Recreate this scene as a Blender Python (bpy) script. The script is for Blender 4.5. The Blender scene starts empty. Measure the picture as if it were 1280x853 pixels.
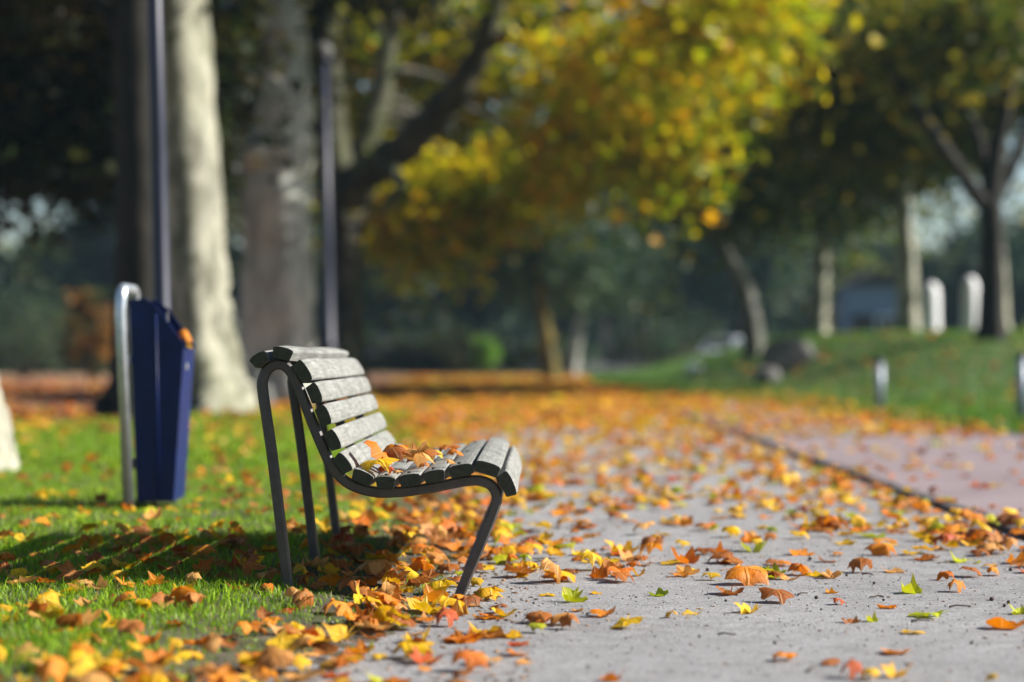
import bpy, bmesh, math, random
import numpy as np
from mathutils import Vector, Matrix
R = math.radians
random.seed(7); rng = np.random.default_rng(11)
sc = bpy.context.scene
COL = sc.collection

# ------------------------------------------------------------------ camera, sky, sun, exposure
FPX, HOR, CAMH = 2667.0, 445.0, 0.772       # focal length in photo pixels, horizon row, eye height
cam = bpy.data.cameras.new('camera'); cam_o = bpy.data.objects.new('camera', cam); COL.objects.link(cam_o)
cam.sensor_width = 36; cam.lens = FPX * 36 / 1280; cam.clip_end = 2000; cam.clip_start = .05
cam_o.location = (0, 0, CAMH)
cam_o.rotation_euler = (R(90) + math.atan((HOR - 426.5) / FPX), 0, 0)
cam.dof.use_dof = True; cam.dof.focus_distance = 6.9; cam.dof.aperture_fstop = 1.3
sc.camera = cam_o
SUN_EL, SUN_BACK = R(34), R(-2)              # sun on the right, square to the view
sv = Vector((math.cos(SUN_EL)*math.cos(SUN_BACK), -math.cos(SUN_EL)*math.sin(SUN_BACK), math.sin(SUN_EL)))
w = bpy.data.worlds.new('World'); sc.world = w; w.use_nodes = True
nt = w.node_tree; bg = nt.nodes['Background']
sky = nt.nodes.new('ShaderNodeTexSky'); sky.sky_type = 'NISHITA'; sky.sun_disc = False
sky.sun_elevation = SUN_EL; sky.sun_rotation = math.atan2(sv.x, sv.y); sky.dust_density = 0.4; sky.air_density = 1.0; sky.ozone_density = 2.5
nt.links.new(sky.outputs[0], bg.inputs[0]); bg.inputs[1].default_value = 0.05
sl = bpy.data.lights.new('sun', 'SUN'); sl.energy = 5.0; sl.angle = R(0.53); sl.color = (1.0, .945, .86)
so = bpy.data.objects.new('sun', sl); COL.objects.link(so)
so.rotation_euler = (-sv).to_track_quat('-Z', 'Y').to_euler(); so.location = sv * 60
sc.view_settings.view_transform = 'Standard'; sc.view_settings.look = 'None'
sc.view_settings.exposure = 1.2; sc.view_settings.gamma = 1.0; sc.view_settings.use_curve_mapping = False
try:
    sc.cycles.use_denoising = True; sc.cycles.max_bounces = 8; sc.cycles.transparent_max_bounces = 8
    sc.cycles.sample_clamp_indirect = 4.0; sc.cycles.caustics_reflective = False; sc.cycles.caustics_refractive = False
except Exception: pass

def P(px, py, y):                            # a photo pixel at depth y -> (x, y, z)
    return Vector(((px - 640) / FPX * y, y, CAMH - (py - HOR) / FPX * y))
def G(px, py, z=0.0):                        # a photo pixel on flat ground at height z
    y = FPX * (CAMH - z) / (py - HOR)
    return Vector(((px - 640) / FPX * y, y, z))

# ------------------------------------------------------------------ helpers
def props(o, label=None, cat=None, group=None, kind=None):
    if label: o['label'] = label
    if cat: o['category'] = cat
    if group: o['group'] = group
    if kind: o['kind'] = kind
    return o
def empty(name, loc=(0,0,0), rz=0):
    o = bpy.data.objects.new(name, None); COL.objects.link(o); o.location = loc; o.rotation_euler.z = rz
    o.empty_display_size = .1
    return o
def link(name, me, mat=None, parent=None):
    if mat is not None and not me.materials: me.materials.append(mat)
    o = bpy.data.objects.new(name, me); COL.objects.link(o)
    if parent is not None: o.parent = parent
    return o
def npmesh(name, verts, faces, mat=None, col=None, smooth=False, flat=None):
    """verts (n,3); faces list of arrays, each (m,k)"""
    me = bpy.data.meshes.new(name)
    verts = np.asarray(verts, np.float32)
    fl = [np.asarray(f, np.int32) for f in (faces if isinstance(faces, list) else [faces]) if len(f)]
    me.vertices.add(len(verts)); me.vertices.foreach_set('co', verts.ravel())
    nl = sum(f.size for f in fl); npol = sum(len(f) for f in fl)
    me.loops.add(nl); me.loops.foreach_set('vertex_index', np.concatenate([f.ravel() for f in fl]))
    tot = np.concatenate([np.full(len(f), f.shape[1], np.int32) for f in fl])
    st = np.concatenate([[0], np.cumsum(tot)[:-1]]).astype(np.int32)
    me.polygons.add(npol); me.polygons.foreach_set('loop_start', st)
    if smooth: me.polygons.foreach_set('use_smooth', np.ones(npol, bool))
    if col is not None:
        a = me.color_attributes.new('Col', 'FLOAT_COLOR', 'POINT')
        c = np.ones((len(verts), 4), np.float32); c[:, :3] = col
        a.data.foreach_set('color', c.ravel())
    if flat is not None:
        a = me.attributes.new('flat', 'FLOAT_VECTOR', 'POINT'); a.data.foreach_set('vector', np.asarray(flat, np.float32).ravel())
    me.update(calc_edges=True); me.validate()
    if mat: me.materials.append(mat)
    return me
class MB:                                    # collects shapes into one mesh
    def __init__(s): s.v = []; s.f = []
    def add(s, vs, fs):
        b = len(s.v); s.v += [tuple(v) for v in vs]; s.f += [tuple(b+i for i in f) for f in fs]; return s
    def box(s, c, d, rz=0, bev=0):
        bm = bmesh.new(); bmesh.ops.create_cube(bm, size=1)
        bmesh.ops.scale(bm, vec=d, verts=bm.verts)
        if bev: bmesh.ops.bevel(bm, geom=bm.edges[:], offset=bev, segments=2, affect='EDGES', profile=.5)
        bmesh.ops.rotate(bm, matrix=Matrix.Rotation(rz, 3, 'Z'), verts=bm.verts)
        bm.verts.index_update()
        s.add([(v.co.x+c[0], v.co.y+c[1], v.co.z+c[2]) for v in bm.verts], [[v.index for v in f.verts] for f in bm.faces]); bm.free(); return s
    def prism(s, poly, axis, a, b):          # poly in the two other axes, extruded from a to b
        n = len(poly)
        def pt(p, t):
            return {'x': (t, p[0], p[1]), 'y': (p[0], t, p[1]), 'z': (p[0], p[1], t)}[axis]
        s.add([pt(p, a) for p in poly] + [pt(p, b) for p in poly],
              [tuple(range(n)), tuple(range(2*n-1, n-1, -1))] + [(i, n+i, n+(i+1) % n, (i+1) % n) for i in range(n)]); return s
    def tube(s, pts, rad, n=10, lobes=0, lobe_amp=None, cap=True, section=None):
        pts = [Vector(p) for p in pts]; m = len(pts)
        if not hasattr(rad, '__len__'): rad = [rad]*m
        t0 = (pts[1]-pts[0]).normalized()
        u = t0.orthogonal().normalized()
        ring = []
        for i in range(m):
            t = (pts[min(i+1, m-1)] - pts[max(i-1, 0)]).normalized()
            u = (u - t*u.dot(t)).normalized(); v = t.cross(u)
            for k in range(n):
                a = 2*math.pi*k/n
                r = rad[i]
                if lobes and lobe_amp: r *= 1 + lobe_amp[i]*math.sin(a*lobes + 1.3*math.sin(a) + .5)
                ring.append(pts[i] + u*math.cos(a)*r + v*math.sin(a)*r)
        fs = []
        for i in range(m-1):
            for k in range(n):
                fs.append((i*n+k, i*n+(k+1) % n, (i+1)*n+(k+1) % n, (i+1)*n+k))
        if cap: fs += [tuple(range(n-1, -1, -1)), tuple((m-1)*n+k for k in range(n))]
        return s.add(ring, fs)
    def mesh(s, name, mat, smooth=False, fixn=True):
        me = bpy.data.meshes.new(name); me.from_pydata(s.v, [], s.f)
        if fixn:
            bm = bmesh.new(); bm.from_mesh(me); bmesh.ops.recalc_face_normals(bm, faces=bm.faces[:]); bm.to_mesh(me); bm.free()
        if smooth:
            me.polygons.foreach_set('use_smooth', [True]*len(me.polygons))
        me.materials.append(mat); return me
    def build(s, name, mat, parent=None, smooth=False): return link(name, s.mesh(name, mat, smooth), None, parent)
def smooth_path(pts, k=8):                   # Catmull-Rom
    pts = [Vector(p) for p in pts]; out = []
    for i in range(len(pts)-1):
        p0 = pts[max(i-1, 0)]; p1 = pts[i]; p2 = pts[i+1]; p3 = pts[min(i+2, len(pts)-1)]
        for j in range(k):
            t = j/k
            out.append(.5*((2*p1) + (p2-p0)*t + (2*p0-5*p1+4*p2-p3)*t*t + (3*p1-p0-3*p2+p3)*t**3))
    out.append(pts[-1]); return out
def interp(xs, ys, n):
    return list(np.interp(np.linspace(0, 1, n), xs, ys))
def sst(a, b, x):
    t = np.clip((np.asarray(x, float)-a)/(b-a), 0, 1); return t*t*(3-2*t)

# ------------------------------------------------------------------ materials
class NT:
    def __init__(s, name):
        s.m = bpy.data.materials.new(name); s.m.use_nodes = True; s.t = s.m.node_tree; s.t.nodes.clear()
        s.out = s.n('ShaderNodeOutputMaterial')
    def n(s, typ, **kw):
        nd = s.t.nodes.new(typ)
        for k, v in kw.items():
            if k.startswith('i_'): nd.inputs[int(k[2:]) if k[2:].isdigit() else k[2:]].default_value = v
            else: setattr(nd, k, v)
        return nd
    def l(s, a, b): s.t.links.new(a, b)
    def coord(s, kind='Object', scale=(1,1,1), rnd=False):
        c = s.n('ShaderNodeTexCoord'); mp = s.n('ShaderNodeMapping'); mp.inputs['Scale'].default_value = scale
        s.l(c.outputs[kind], mp.inputs['Vector'])
        if rnd:
            oi = s.n('ShaderNodeObjectInfo'); mu = s.n('ShaderNodeMath', operation='MULTIPLY'); mu.inputs[1].default_value = 37.0
            s.l(oi.outputs['Random'], mu.inputs[0]); s.l(mu.outputs[0], mp.inputs['Location'])
        return mp.outputs[0]
    def noise(s, vec, scale, detail=4, rough=.55):
        nd = s.n('ShaderNodeTexNoise'); nd.inputs['Scale'].default_value = scale
        nd.inputs['Detail'].default_value = detail; nd.inputs['Roughness'].default_value = rough
        s.l(vec, nd.inputs['Vector']); return nd.outputs['Fac']
    def ramp(s, fac, stops):
        r = s.n('ShaderNodeValToRGB'); e = r.color_ramp.elements
        while len(e) < len(stops): e.new(.5)
        for i, (p, c) in enumerate(stops): e[i].position = p; e[i].color = (*c, 1)
        s.l(fac, r.inputs[0]); return r.outputs[0]
    def mix(s, fac, a, b, mode='MIX'):
        m = s.n('ShaderNodeMix', data_type='RGBA', blend_type=mode)
        for sock, v in ((m.inputs[0], fac), (m.inputs[6], a), (m.inputs[7], b)):
            if hasattr(v, 'is_output') or isinstance(v, bpy.types.NodeSocket): s.l(v, sock)
            elif isinstance(v, (int, float)): sock.default_value = v
            else: sock.default_value = (*v, 1)
        return m.outputs[2]
    def bump(s, h, strength=.3, dist=.01):
        b = s.n('ShaderNodeBump'); b.inputs['Strength'].default_value = strength; b.inputs['Distance'].default_value = dist
        s.l(h, b.inputs['Height']); return b.outputs[0]
    def bsdf(s, color, rough=.7, metal=0.0, normal=None, spec=.4):
        b = s.n('ShaderNodeBsdfPrincipled'); b.inputs['Metallic'].default_value = metal
        b.inputs['Specular IOR Level'].default_value = spec
        if isinstance(color, bpy.types.NodeSocket): s.l(color, b.inputs['Base Color'])
        else: b.inputs['Base Color'].default_value = (*color, 1)
        if isinstance(rough, bpy.types.NodeSocket): s.l(rough, b.inputs['Roughness'])
        else: b.inputs['Roughness'].default_value = rough
        if normal: s.l(normal, b.inputs['Normal'])
        return b.outputs[0]
    def done(s, sh): s.l(sh, s.out.inputs['Surface']); return s.m

def m_simple(name, c, rough=.6, metal=0, var=.12, scale=6, spec=.4):
    t = NT(name); v = t.coord()
    col = t.ramp(t.noise(v, scale), [(.3, tuple(x*(1-var) for x in c)), (.7, tuple(min(1, x*(1+var)) for x in c))])
    return t.done(t.bsdf(col, rough, metal, None, spec))
def m_wood():
    t = NT('weathered_wood')
    v = t.coord('Object', (22, 1.1, 22), rnd=True); g = t.noise(v, 6, 6, .65)
    v2 = t.coord('Object', (5, 3.0, 5), rnd=True); st = t.noise(v2, 2.2, 3, .5)
    c = t.ramp(g, [(.28, (.135, .136, .125)), (.5, (.215, .217, .203)), (.72, (.29, .292, .278))])
    c = t.mix(.5, c, t.ramp(st, [(.3, (.35, .35, .30)), (.7, (1.1, 1.1, 1.08))]), 'MULTIPLY')
    # end grain is darker and greener; shade on the ends is painted in too
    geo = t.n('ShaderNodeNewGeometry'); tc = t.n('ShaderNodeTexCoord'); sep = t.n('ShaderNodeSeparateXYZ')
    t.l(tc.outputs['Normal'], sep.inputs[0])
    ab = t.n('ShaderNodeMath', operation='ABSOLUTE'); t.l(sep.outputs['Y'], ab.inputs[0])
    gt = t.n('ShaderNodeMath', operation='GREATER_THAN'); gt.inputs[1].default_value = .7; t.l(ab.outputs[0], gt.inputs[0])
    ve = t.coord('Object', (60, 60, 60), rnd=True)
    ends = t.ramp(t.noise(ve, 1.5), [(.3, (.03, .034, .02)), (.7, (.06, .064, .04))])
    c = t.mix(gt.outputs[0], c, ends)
    return t.done(t.bsdf(c, .75, 0, t.bump(g, .35, .002), .3))
def m_concrete():
    t = NT('path_concrete'); v = t.coord()
    big = t.noise(v, .9, 4); mid = t.noise(v, 7, 6, .72); fine = t.noise(v, 120, 4, .85); spk = t.noise(v, 32, 4, .7); pale = t.noise(v, 48, 3, .6)
    c = t.ramp(big, [(.3, (.265, .26, .262)), (.7, (.335, .33, .333))])
    c = t.mix(.55, c, t.ramp(mid, [(.3, (.42, .41, .40)), (.65, (1.08, 1.08, 1.08))]), 'MULTIPLY')
    c = t.mix(.85, c, t.ramp(fine, [(.36, (.25, .24, .23)), (.52, (1, 1, 1)), (.66, (1.6, 1.6, 1.6))]), 'MULTIPLY')
    c = t.mix(t.ramp(spk, [(.58, (0, 0, 0)), (.66, (.85, .85, .85))]), c, (.075, .07, .066))
    c = t.mix(t.ramp(pale, [(.62, (0, 0, 0)), (.70, (.8, .8, .8))]), c, (.52, .51, .50))
    return t.done(t.bsdf(c, .85, 0, t.bump(t.mix(.6, mid, fine), 1.0, .009), .3))
def m_pink():
    t = NT('pink_paving'); v = t.coord()
    c = t.ramp(t.noise(v, 1.1, 5), [(.3, (.205, .16, .168)), (.7, (.265, .21, .218))])
    c = t.mix(.5, c, t.ramp(t.noise(v, 190, 3, .8), [(.3, (.5, .5, .5)), (.7, (1.15, 1.15, 1.15))]), 'MULTIPLY')
    return t.done(t.bsdf(c, .85, 0, t.bump(t.noise(v, 200), .4, .003), .3))
def m_road():
    t = NT('leafy_road'); v = t.coord()
    leaf = t.noise(v, 5.0, 4, .7); pat = t.noise(v, .35, 4)
    c = t.ramp(leaf, [(.3, (.10, .045, .03)), (.48, (.24, .105, .045)), (.6, (.36, .19, .05)), (.72, (.22, .15, .10))])
    c = t.mix(t.ramp(pat, [(.35, (0, 0, 0)), (.65, (.6, .6, .6))]), c, (.17, .105, .09))
    return t.done(t.bsdf(c, .9))
def m_grassground(name='lawn_soil', leafy=0.0):
    t = NT(name); v = t.coord()
    c = t.ramp(t.noise(v, 3.5, 5), [(.3, (.028, .05, .012)), (.6, (.055, .10, .02)), (.75, (.09, .12, .03))])
    c = t.mix(t.ramp(t.noise(v, 9, 4), [(.56, (0, 0, 0)), (.66, (1, 1, 1))]), c, (.08, .055, .03))
    return t.done(t.bsdf(c, .95, 0, t.bump(t.noise(v, 60), .5, .01)))
def m_dirt():
    t = NT('lawn_dirt'); v = t.coord()
    c = t.ramp(t.noise(v, 6, 6, .7), [(.3, (.045, .035, .024)), (.5, (.09, .072, .05)), (.7, (.15, .128, .10))])
    c = t.mix(t.ramp(t.noise(v, 2.2, 5, .65), [(.5, (0, 0, 0)), (.62, (.7, .7, .7))]), c, (.06, .075, .016))
    c = t.mix(.6, c, t.ramp(t.noise(v, 150, 3, .8), [(.3, (.4, .4, .4)), (.7, (1.3, 1.3, 1.3))]), 'MULTIPLY')
    return t.done(t.bsdf(c, .95, 0, t.bump(t.noise(v, 90, 4, .7), .9, .01)))
def m_leafy(name, trans=.45, rough=.55, spec=.25, attr=True, base=None, spots=0.0, boost=1.0):
    """thin leaf: diffuse + light passing through; colour per leaf"""
    t = NT(name)
    if attr:
        a = t.n('ShaderNodeAttribute'); a.attribute_name = 'Col'; c = a.outputs['Color']
    else:
        oi = t.n('ShaderNodeObjectInfo')
        c = t.ramp(oi.outputs['Random'], [(i/(len(base)-1), b) for i, b in enumerate(base)])
    nrm = None
    if spots:
        fa = t.n('ShaderNodeAttribute'); fa.attribute_name = 'flat'; fv = fa.outputs['Vector']
        mo = t.n('ShaderNodeVectorMath', operation='ADD'); t.l(fv, mo.inputs[0])
        oi2 = t.n('ShaderNodeObjectInfo'); t.l(oi2.outputs['Location'], mo.inputs[1]); nv = mo.outputs[0]
        def mt(op, a_, b_=None):
            m_ = t.n('ShaderNodeMath', operation=op)
            for q, x_ in enumerate((a_, b_)):
                if x_ is None: continue
                if isinstance(x_, bpy.types.NodeSocket): t.l(x_, m_.inputs[q])
                else: m_.inputs[q].default_value = x_
            return m_.outputs[0]
        sp = t.n('ShaderNodeSeparateXYZ'); t.l(fv, sp.inputs[0])
        rad_ = t.n('ShaderNodeVectorMath', operation='LENGTH'); t.l(fv, rad_.inputs[0]); rad_ = rad_.outputs['Value']
        th_ = mt('ABSOLUTE', mt('ARCTAN2', sp.outputs['X'], sp.outputs['Y']))
        d_ = mt('MINIMUM', mt('MINIMUM', th_, mt('ABSOLUTE', mt('SUBTRACT', th_, .907))), mt('ABSOLUTE', mt('SUBTRACT', th_, 2.02)))
        dist = mt('MULTIPLY', d_, rad_)
        vein = t.ramp(dist, [(.015, (1, 1, 1)), (.05, (0, 0, 0))])
        n1 = t.noise(nv, 2.6, 5, .7); n2 = t.noise(nv, 9, 4, .7)
        edge_ = mt('ADD', mt('MULTIPLY', rad_, .55), mt('MULTIPLY', n1, .75))
        c = t.mix(t.ramp(n1, [(.40, (0, 0, 0)), (.62, (.55, .55, .55))]), c, t.mix(.75, c, (1.25, 1.0, .35), 'MULTIPLY'))
        c = t.mix(t.ramp(edge_, [(.66, (0, 0, 0)), (.86, (spots, spots, spots))]), c, (.24, .075, .012))
        c = t.mix(t.ramp(n2, [(.60, (0, 0, 0)), (.70, (spots, spots, spots))]), c, (.11, .045, .015))
        c = t.mix(mt('MULTIPLY', vein, .45), c, t.mix(.5, c, (.75, .55, .2)))
        nrm = t.bump(mt('SUBTRACT', n2, mt('MULTIPLY', vein, .5)), .5, .01)
    b = t.bsdf(c, rough, 0, nrm, spec)
    tr = t.n('ShaderNodeBsdfTranslucent'); t.l(c, tr.inputs[0])
    mx = t.n('ShaderNodeMixShader'); mx.inputs[0].default_value = trans
    t.l(b, mx.inputs[1]); t.l(tr.outputs[0], mx.inputs[2])
    return t.done(mx.outputs[0])
def m_bark(name, a, b, c3, moss=0.0, scale=1.0, plates=False):
    t = NT(name); v = t.coord('Object', (1, 1, .45))
    n1 = t.noise(v, 3.2*scale, 5, .6); n2 = t.noise(v, 9*scale, 4, .6)
    c = t.ramp(n1, [(.36, a), (.5, b), (.62, c3)])
    c = t.mix(.4, c, t.ramp(n2, [(.35, (.55, .53, .48)), (.6, (1, 1, 1))]), 'MULTIPLY')
    if plates:      # flaking plates: pale, olive and grey patches
        vo = t.n('ShaderNodeTexVoronoi'); vo.inputs['Scale'].default_value = 7.0
        wv = t.n('ShaderNodeVectorMath', operation='ADD'); t.l(v, wv.inputs[0])
        nz = t.n('ShaderNodeTexNoise'); nz.inputs['Scale'].default_value = 6; t.l(v, nz.inputs['Vector'])
        sc_ = t.n('ShaderNodeVectorMath', operation='SCALE'); sc_.inputs['Scale'].default_value = .35; t.l(nz.outputs['Color'], sc_.inputs[0]); t.l(sc_.outputs[0], wv.inputs[1])
        t.l(wv.outputs[0], vo.inputs['Vector'])
        c = t.mix(.75, c, t.ramp(vo.outputs['Color'], [(.25, (.55, .56, .46)), (.45, (.95, .95, .9)), (.75, (1.15, 1.13, 1.02))]), 'MULTIPLY')
    if moss:
        c = t.mix(t.ramp(t.noise(v, 1.1, 4), [(.45, (0, 0, 0)), (.65, (moss, moss, moss))]), c, (.10, .12, .035))
    return t.done(t.bsdf(c, .85, 0, t.bump(n2, .6, .02), .25))

M = dict(
    wood=m_wood(), concrete=m_concrete(), pink=m_pink(), road=m_road(), soil=m_grassground(), dirt=m_dirt(),
    frame=m_simple('frame_paint', (.075, .068, .062), .45, .0, .2, 30),
    galv=m_simple('galvanised_steel', (.52, .56, .60), .35, .75, .15, 25),
    navy=m_simple('navy_paint', (.0012, .012, .080), .45, 0, .25, 9, .3),
    lampblue=m_simple('lamp_paint', (.014, .016, .036), .45, 0, .1, 8),
    kerb=m_simple('kerb_stone', (.065, .055, .055), .9, 0, .35, 20),
    rock=m_simple('rock', (.13, .125, .115), .9, 0, .4, 4),
    white=m_simple('white_paint', (.82, .82, .84), .6, 0, .04, 5),
    steel=m_simple('post_steel', (.22, .25, .30), .45, .3, .1, 10),
    black=m_simple('black_plastic', (.02, .02, .022), .5, 0, .1, 10),
    glass=m_simple('dark_glass', (.02, .025, .03), .08, 0, .1, 3),
    pinkwall=m_simple('pink_render', (.46, .27, .26), .9, 0, .12, 3),
    bluewall=m_simple('blue_grey_render', (.20, .24, .36), .9, 0, .12, 3),
    roof=m_simple('dark_roof', (.055, .045, .045), .85, 0, .3, 6),
    seed=m_simple('seed', (.045, .028, .022), .8, 0, .3, 90),
    twig=m_simple('twig', (.07, .05, .038), .9, 0, .3, 60),
    hedge=m_simple('twiggy_hedge', (.06, .035, .02), .9, 0, .4, 5),
    plane=m_bark('pale_plane_bark', plates=True, a=(.13, .13, .095), b=(.29, .285, .24), c3=(.40, .39, .33), moss=.3),
    greybark=m_bark('grey_bark', (.15, .155, .135), (.28, .29, .255), (.40, .41, .36), .4),
    darkbark=m_bark('dark_bark', (.022, .02, .016), (.045, .042, .033), (.085, .08, .062), .5),
    leaf=m_leafy('crown_leaf', .55, .5, .3), litter=m_leafy('litter_leaf', .3, .6, .25, spots=.4),
    crumb=m_leafy('crumb', .0, .8, .2), grass=m_leafy('grass_blade', .4, .5, .3),
)

# ------------------------------------------------------------------ terrain heights
def lawn_edge(y):                             # x where the left lawn meets the path
    y = np.asarray(y, float)
    e = np.interp(y, [0, 4.6, 5.2, 5.9, 6.6, 7.5, 9, 12, 17, 21, 25, 29], [-.62, -.60, -.52, -.37, -.27, -.20, -.20, -.28, -.52, -.78, -.95, -1.2])
    return e + .05*np.sin(y*2.3) + .03*np.sin(y*6.1+1)
def lawn_end(x):                              # y where the lawn ends at the leafy road
    return np.interp(x, [-12, -6, -5.0, -4.3, -1], [20.0, 21.3, 23.5, 28.5, 28.5])
def lawn_z(x, y):
    x = np.asarray(x, float); y = np.asarray(y, float)
    d = lawn_edge(y) - x
    rag = .006*np.sin(x*31+y*17)*np.sin(y*23-x*9) + .005*np.sin(y*41+x*13)*np.sin(x*37)
    return -.016 + .022*sst(-.16, .10, d) + rag*(1-sst(.1, .4, d)) + .034*sst(.05, .55, d) + .006*np.sin(x*5.1+y*1.3)*sst(.1, .6, d) + .004*np.sin(y*7.3-x*3)*sst(.1, .6, d) - .07*sst(lawn_end(x)-.4, lawn_end(x)+.5, y)
def bank_edge(y):                             # x where the pink path meets the right-hand bank
    return np.interp(y, [0, 15, 20.6, 25, 30.7, 37, 47, 59, 75, 90], [5.4, 5.2, 4.94, 4.55, 4.15, 3.6, 2.8, 2.2, 2.6, 2.8])
def bank_z(x, y):
    x = np.asarray(x, float); y = np.asarray(y, float)
    e = bank_edge(y)
    m = 1.22*sst(0.6, 5.2, x-e)*sst(30, 45, y)*(1-.55*sst(54, 75, y))
    return .012 + .03*sst(0, .4, x-e) + m*sst(.0, 1, m+.3) + .25*sst(60, 75, y)*sst(0, 4, x-e) + .03*np.sin(x*1.7+y*.6)*sst(.5, 2, x-e)

def grid_sheet(name, xf0, xf1, ys, nx, zf, mat, pw=1.0):
    ys = np.asarray(ys, float); X0 = xf0(ys); X1 = xf1(ys)
    t = 1-(1-np.linspace(0, 1, nx))**pw
    xs = X0[:, None] + (X1-X0)[:, None]*t[None, :]; yy = np.repeat(ys[:, None], nx, 1)
    zz = zf(xs, yy)
    v = np.stack([xs, yy, zz], -1).reshape(-1, 3)
    i = np.arange(len(ys)-1)[:, None]*nx + np.arange(nx-1)[None, :]
    f = np.stack([i, i+1, i+1+nx, i+nx], -1).reshape(-1, 4)
    return props(link(name, npmesh(name, v, f, mat, smooth=True)), kind='structure')

gm = MB(); gm.add([(-700, -60, -.05), (700, -60, -.05), (700, 1200, -.05), (-700, 1200, -.05)], [(0, 1, 2, 3)])
props(gm.build('ground', M['soil']), kind='structure')
cst = lambda c: (lambda y: np.full(len(y), float(c)))
grid_sheet('path', lambda y: np.interp(y, [0, 30, 40], [-1.6, -1.6, -3]), cst(2.15), np.arange(-3, 40.1, .5), 12, lambda x, y: 0*x, M['concrete'])
grid_sheet('cycle_path', cst(2.27), lambda y: bank_edge(y)+.25, np.arange(-3, 40.1, .5), 10, lambda x, y: 0*x+.002, M['pink'])
grid_sheet('road', lambda y: np.full(len(y), -60.), lambda y: np.where(y < 39, -1.3, bank_edge(y)+.3), np.concatenate([np.arange(18, 39, 1.5), np.arange(39.0, 88, 1.5)]), 40, lambda x, y: 0*x+.004+.0*y, M['road'])
grid_sheet('lawn', lambda y: -.27*y-2.2-sst(9, 14, y)*.5, lambda y: lawn_edge(y)+.22, np.concatenate([np.arange(-1, 4, .1), np.arange(4, 11, .035), np.arange(11, 31.1, .1)]), 90, lawn_z, M['dirt'], 2.6)
grid_sheet('grass_bank', bank_edge, lambda y: np.full(len(y), 60.), np.concatenate([np.arange(-3, 28, 1.), np.arange(28, 90, .6)]), 90, bank_z, M['soil'])
grid_sheet('far_lawn', cst(-90), cst(90), np.arange(86.5, 150, 3), 40, lambda x, y: .02+.5*sst(86, 110, y)+0*x, M['soil'])
grid_sheet('street', cst(-90), cst(90), np.arange(94, 103, 1.), 6, lambda x, y: .03+.5*sst(86, 110, y)+0*x, m_simple('asphalt', (.05, .05, .055), .9, 0, .2, 3))
# kerb: single edging stones
kerb = props(empty('kerb', (2.21, 0, 0)), kind='structure')
ks = MB().box((0, 0, 0), (.10, .985, .10), 0, .008).mesh('edging_stone', M['kerb'])
for i in range(39):
    o = link('edging_stone', ks, None, kerb)
    o.location = (random.uniform(-.006, .006), 1.0 + i, -.024 + random.uniform(-.004, .006)); o.rotation_euler = (random.uniform(-.003, .003), random.uniform(-.02, .02), random.uniform(-.006, .006))

# ------------------------------------------------------------------ bench
YB = 6.72
broot = empty('park_bench', (-.46, YB, 0), R(-.75))
props(broot, 'grey weathered wooden slat bench with bent dark metal legs, leaves on its seat', 'bench')
def bz(zx, zy, y=YB):                         # measured end profile -> bench-local x, z
    px, py = 300 + zx*.4104, 410 + zy*.4104
    return ((px-640)/FPX*y + .46, CAMH-(py-HOR)/FPX*y)
SL = [(58, 96, -30, 62), (128, 80, 13, 68), (190, 134, 58, 72), (223, 201, 67, 64), (251, 269, 67, 64), (282, 343, 63, 66), (313, 413, 52, 66),
      (371, 458, 24, 72), (443, 474, 2, 66), (517, 466, -8, 72), (592, 453, -10, 72), (672, 437, -11, 78), (753, 430, 17, 82), (812, 478, 66, 84)]
def slat_mesh(wid, thk, length, k):
    b, n = .009, 3
    pts = []
    top = lambda x: thk/2 + .0035*(1-(2*x/wid)**2)
    for q in range(n+1):
        a = math.pi/2*q/n; pts.append((wid/2-b+b*math.cos(a), thk/2-b+b*math.sin(a)))
    for x in (.25*wid, 0, -.25*wid): pts.append((x, top(x)))
    for q in range(n+1):
        a = math.pi/2+math.pi/2*q/n; pts.append((-wid/2+b+b*math.cos(a), thk/2-b+b*math.sin(a)))
    pts += [(-wid/2+.006, -thk/2+.002), (-wid/2+.010, -thk/2), (wid/2-.010, -thk/2), (wid/2-.006, -thk/2+.002)]
    segs = 10; vs = []; m = len(pts); rr = random.Random(k)
    ph = rr.random()*6
    for s in range(segs+1):
        t = s/segs
        dz = .0015*math.sin(3*t*math.pi+ph); end = .0025 if s in (0, segs) else 0
        for (x, z) in pts: vs.append((x*(1-end/wid*2), t*length, z*(1-end/thk*2)+dz))
    fs = [(s*m+i, s*m+(i+1) % m, (s+1)*m+(i+1) % m, (s+1)*m+i) for s in range(segs) for i in range(m)]
    fs += [tuple(range(m)), tuple(range((segs+1)*m-1, segs*m-1, -1))]
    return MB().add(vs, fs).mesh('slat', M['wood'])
SLW = []
for k, (zx, zy, ang, wz) in enumerate(SL):
    x, z = bz(zx, zy)
    wid = wz*.4104/FPX*YB*(1.07 if 2 <= k <= 6 else 1.0); thk = .041
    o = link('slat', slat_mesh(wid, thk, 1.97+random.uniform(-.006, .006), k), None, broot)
    o.location = (x, random.uniform(-.006, .006), z); o.rotation_euler = (0, R(ang), 0)
    SLW.append((x, z, R(ang), thk))
    for q in range(0): pass
FR = [(143, 830), (140, 785), (118, 600), (93, 400), (74, 270), (64, 200), (62, 165), (74, 132), (98, 114), (126, 114), (150, 136), (172, 180), (196, 240),
      (222, 306), (248, 368), (276, 424), (312, 466), (356, 490), (410, 503), (455, 504), (520, 499), (600, 486), (680, 470), (728, 468), (764, 482), (781, 512), (777, 545), (752, 612), (720, 690), (690, 762), (664, 826)]
fp = smooth_path([(bz(a, b)[0], 0, bz(a, b)[1]) for a, b in FR], 5)
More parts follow.
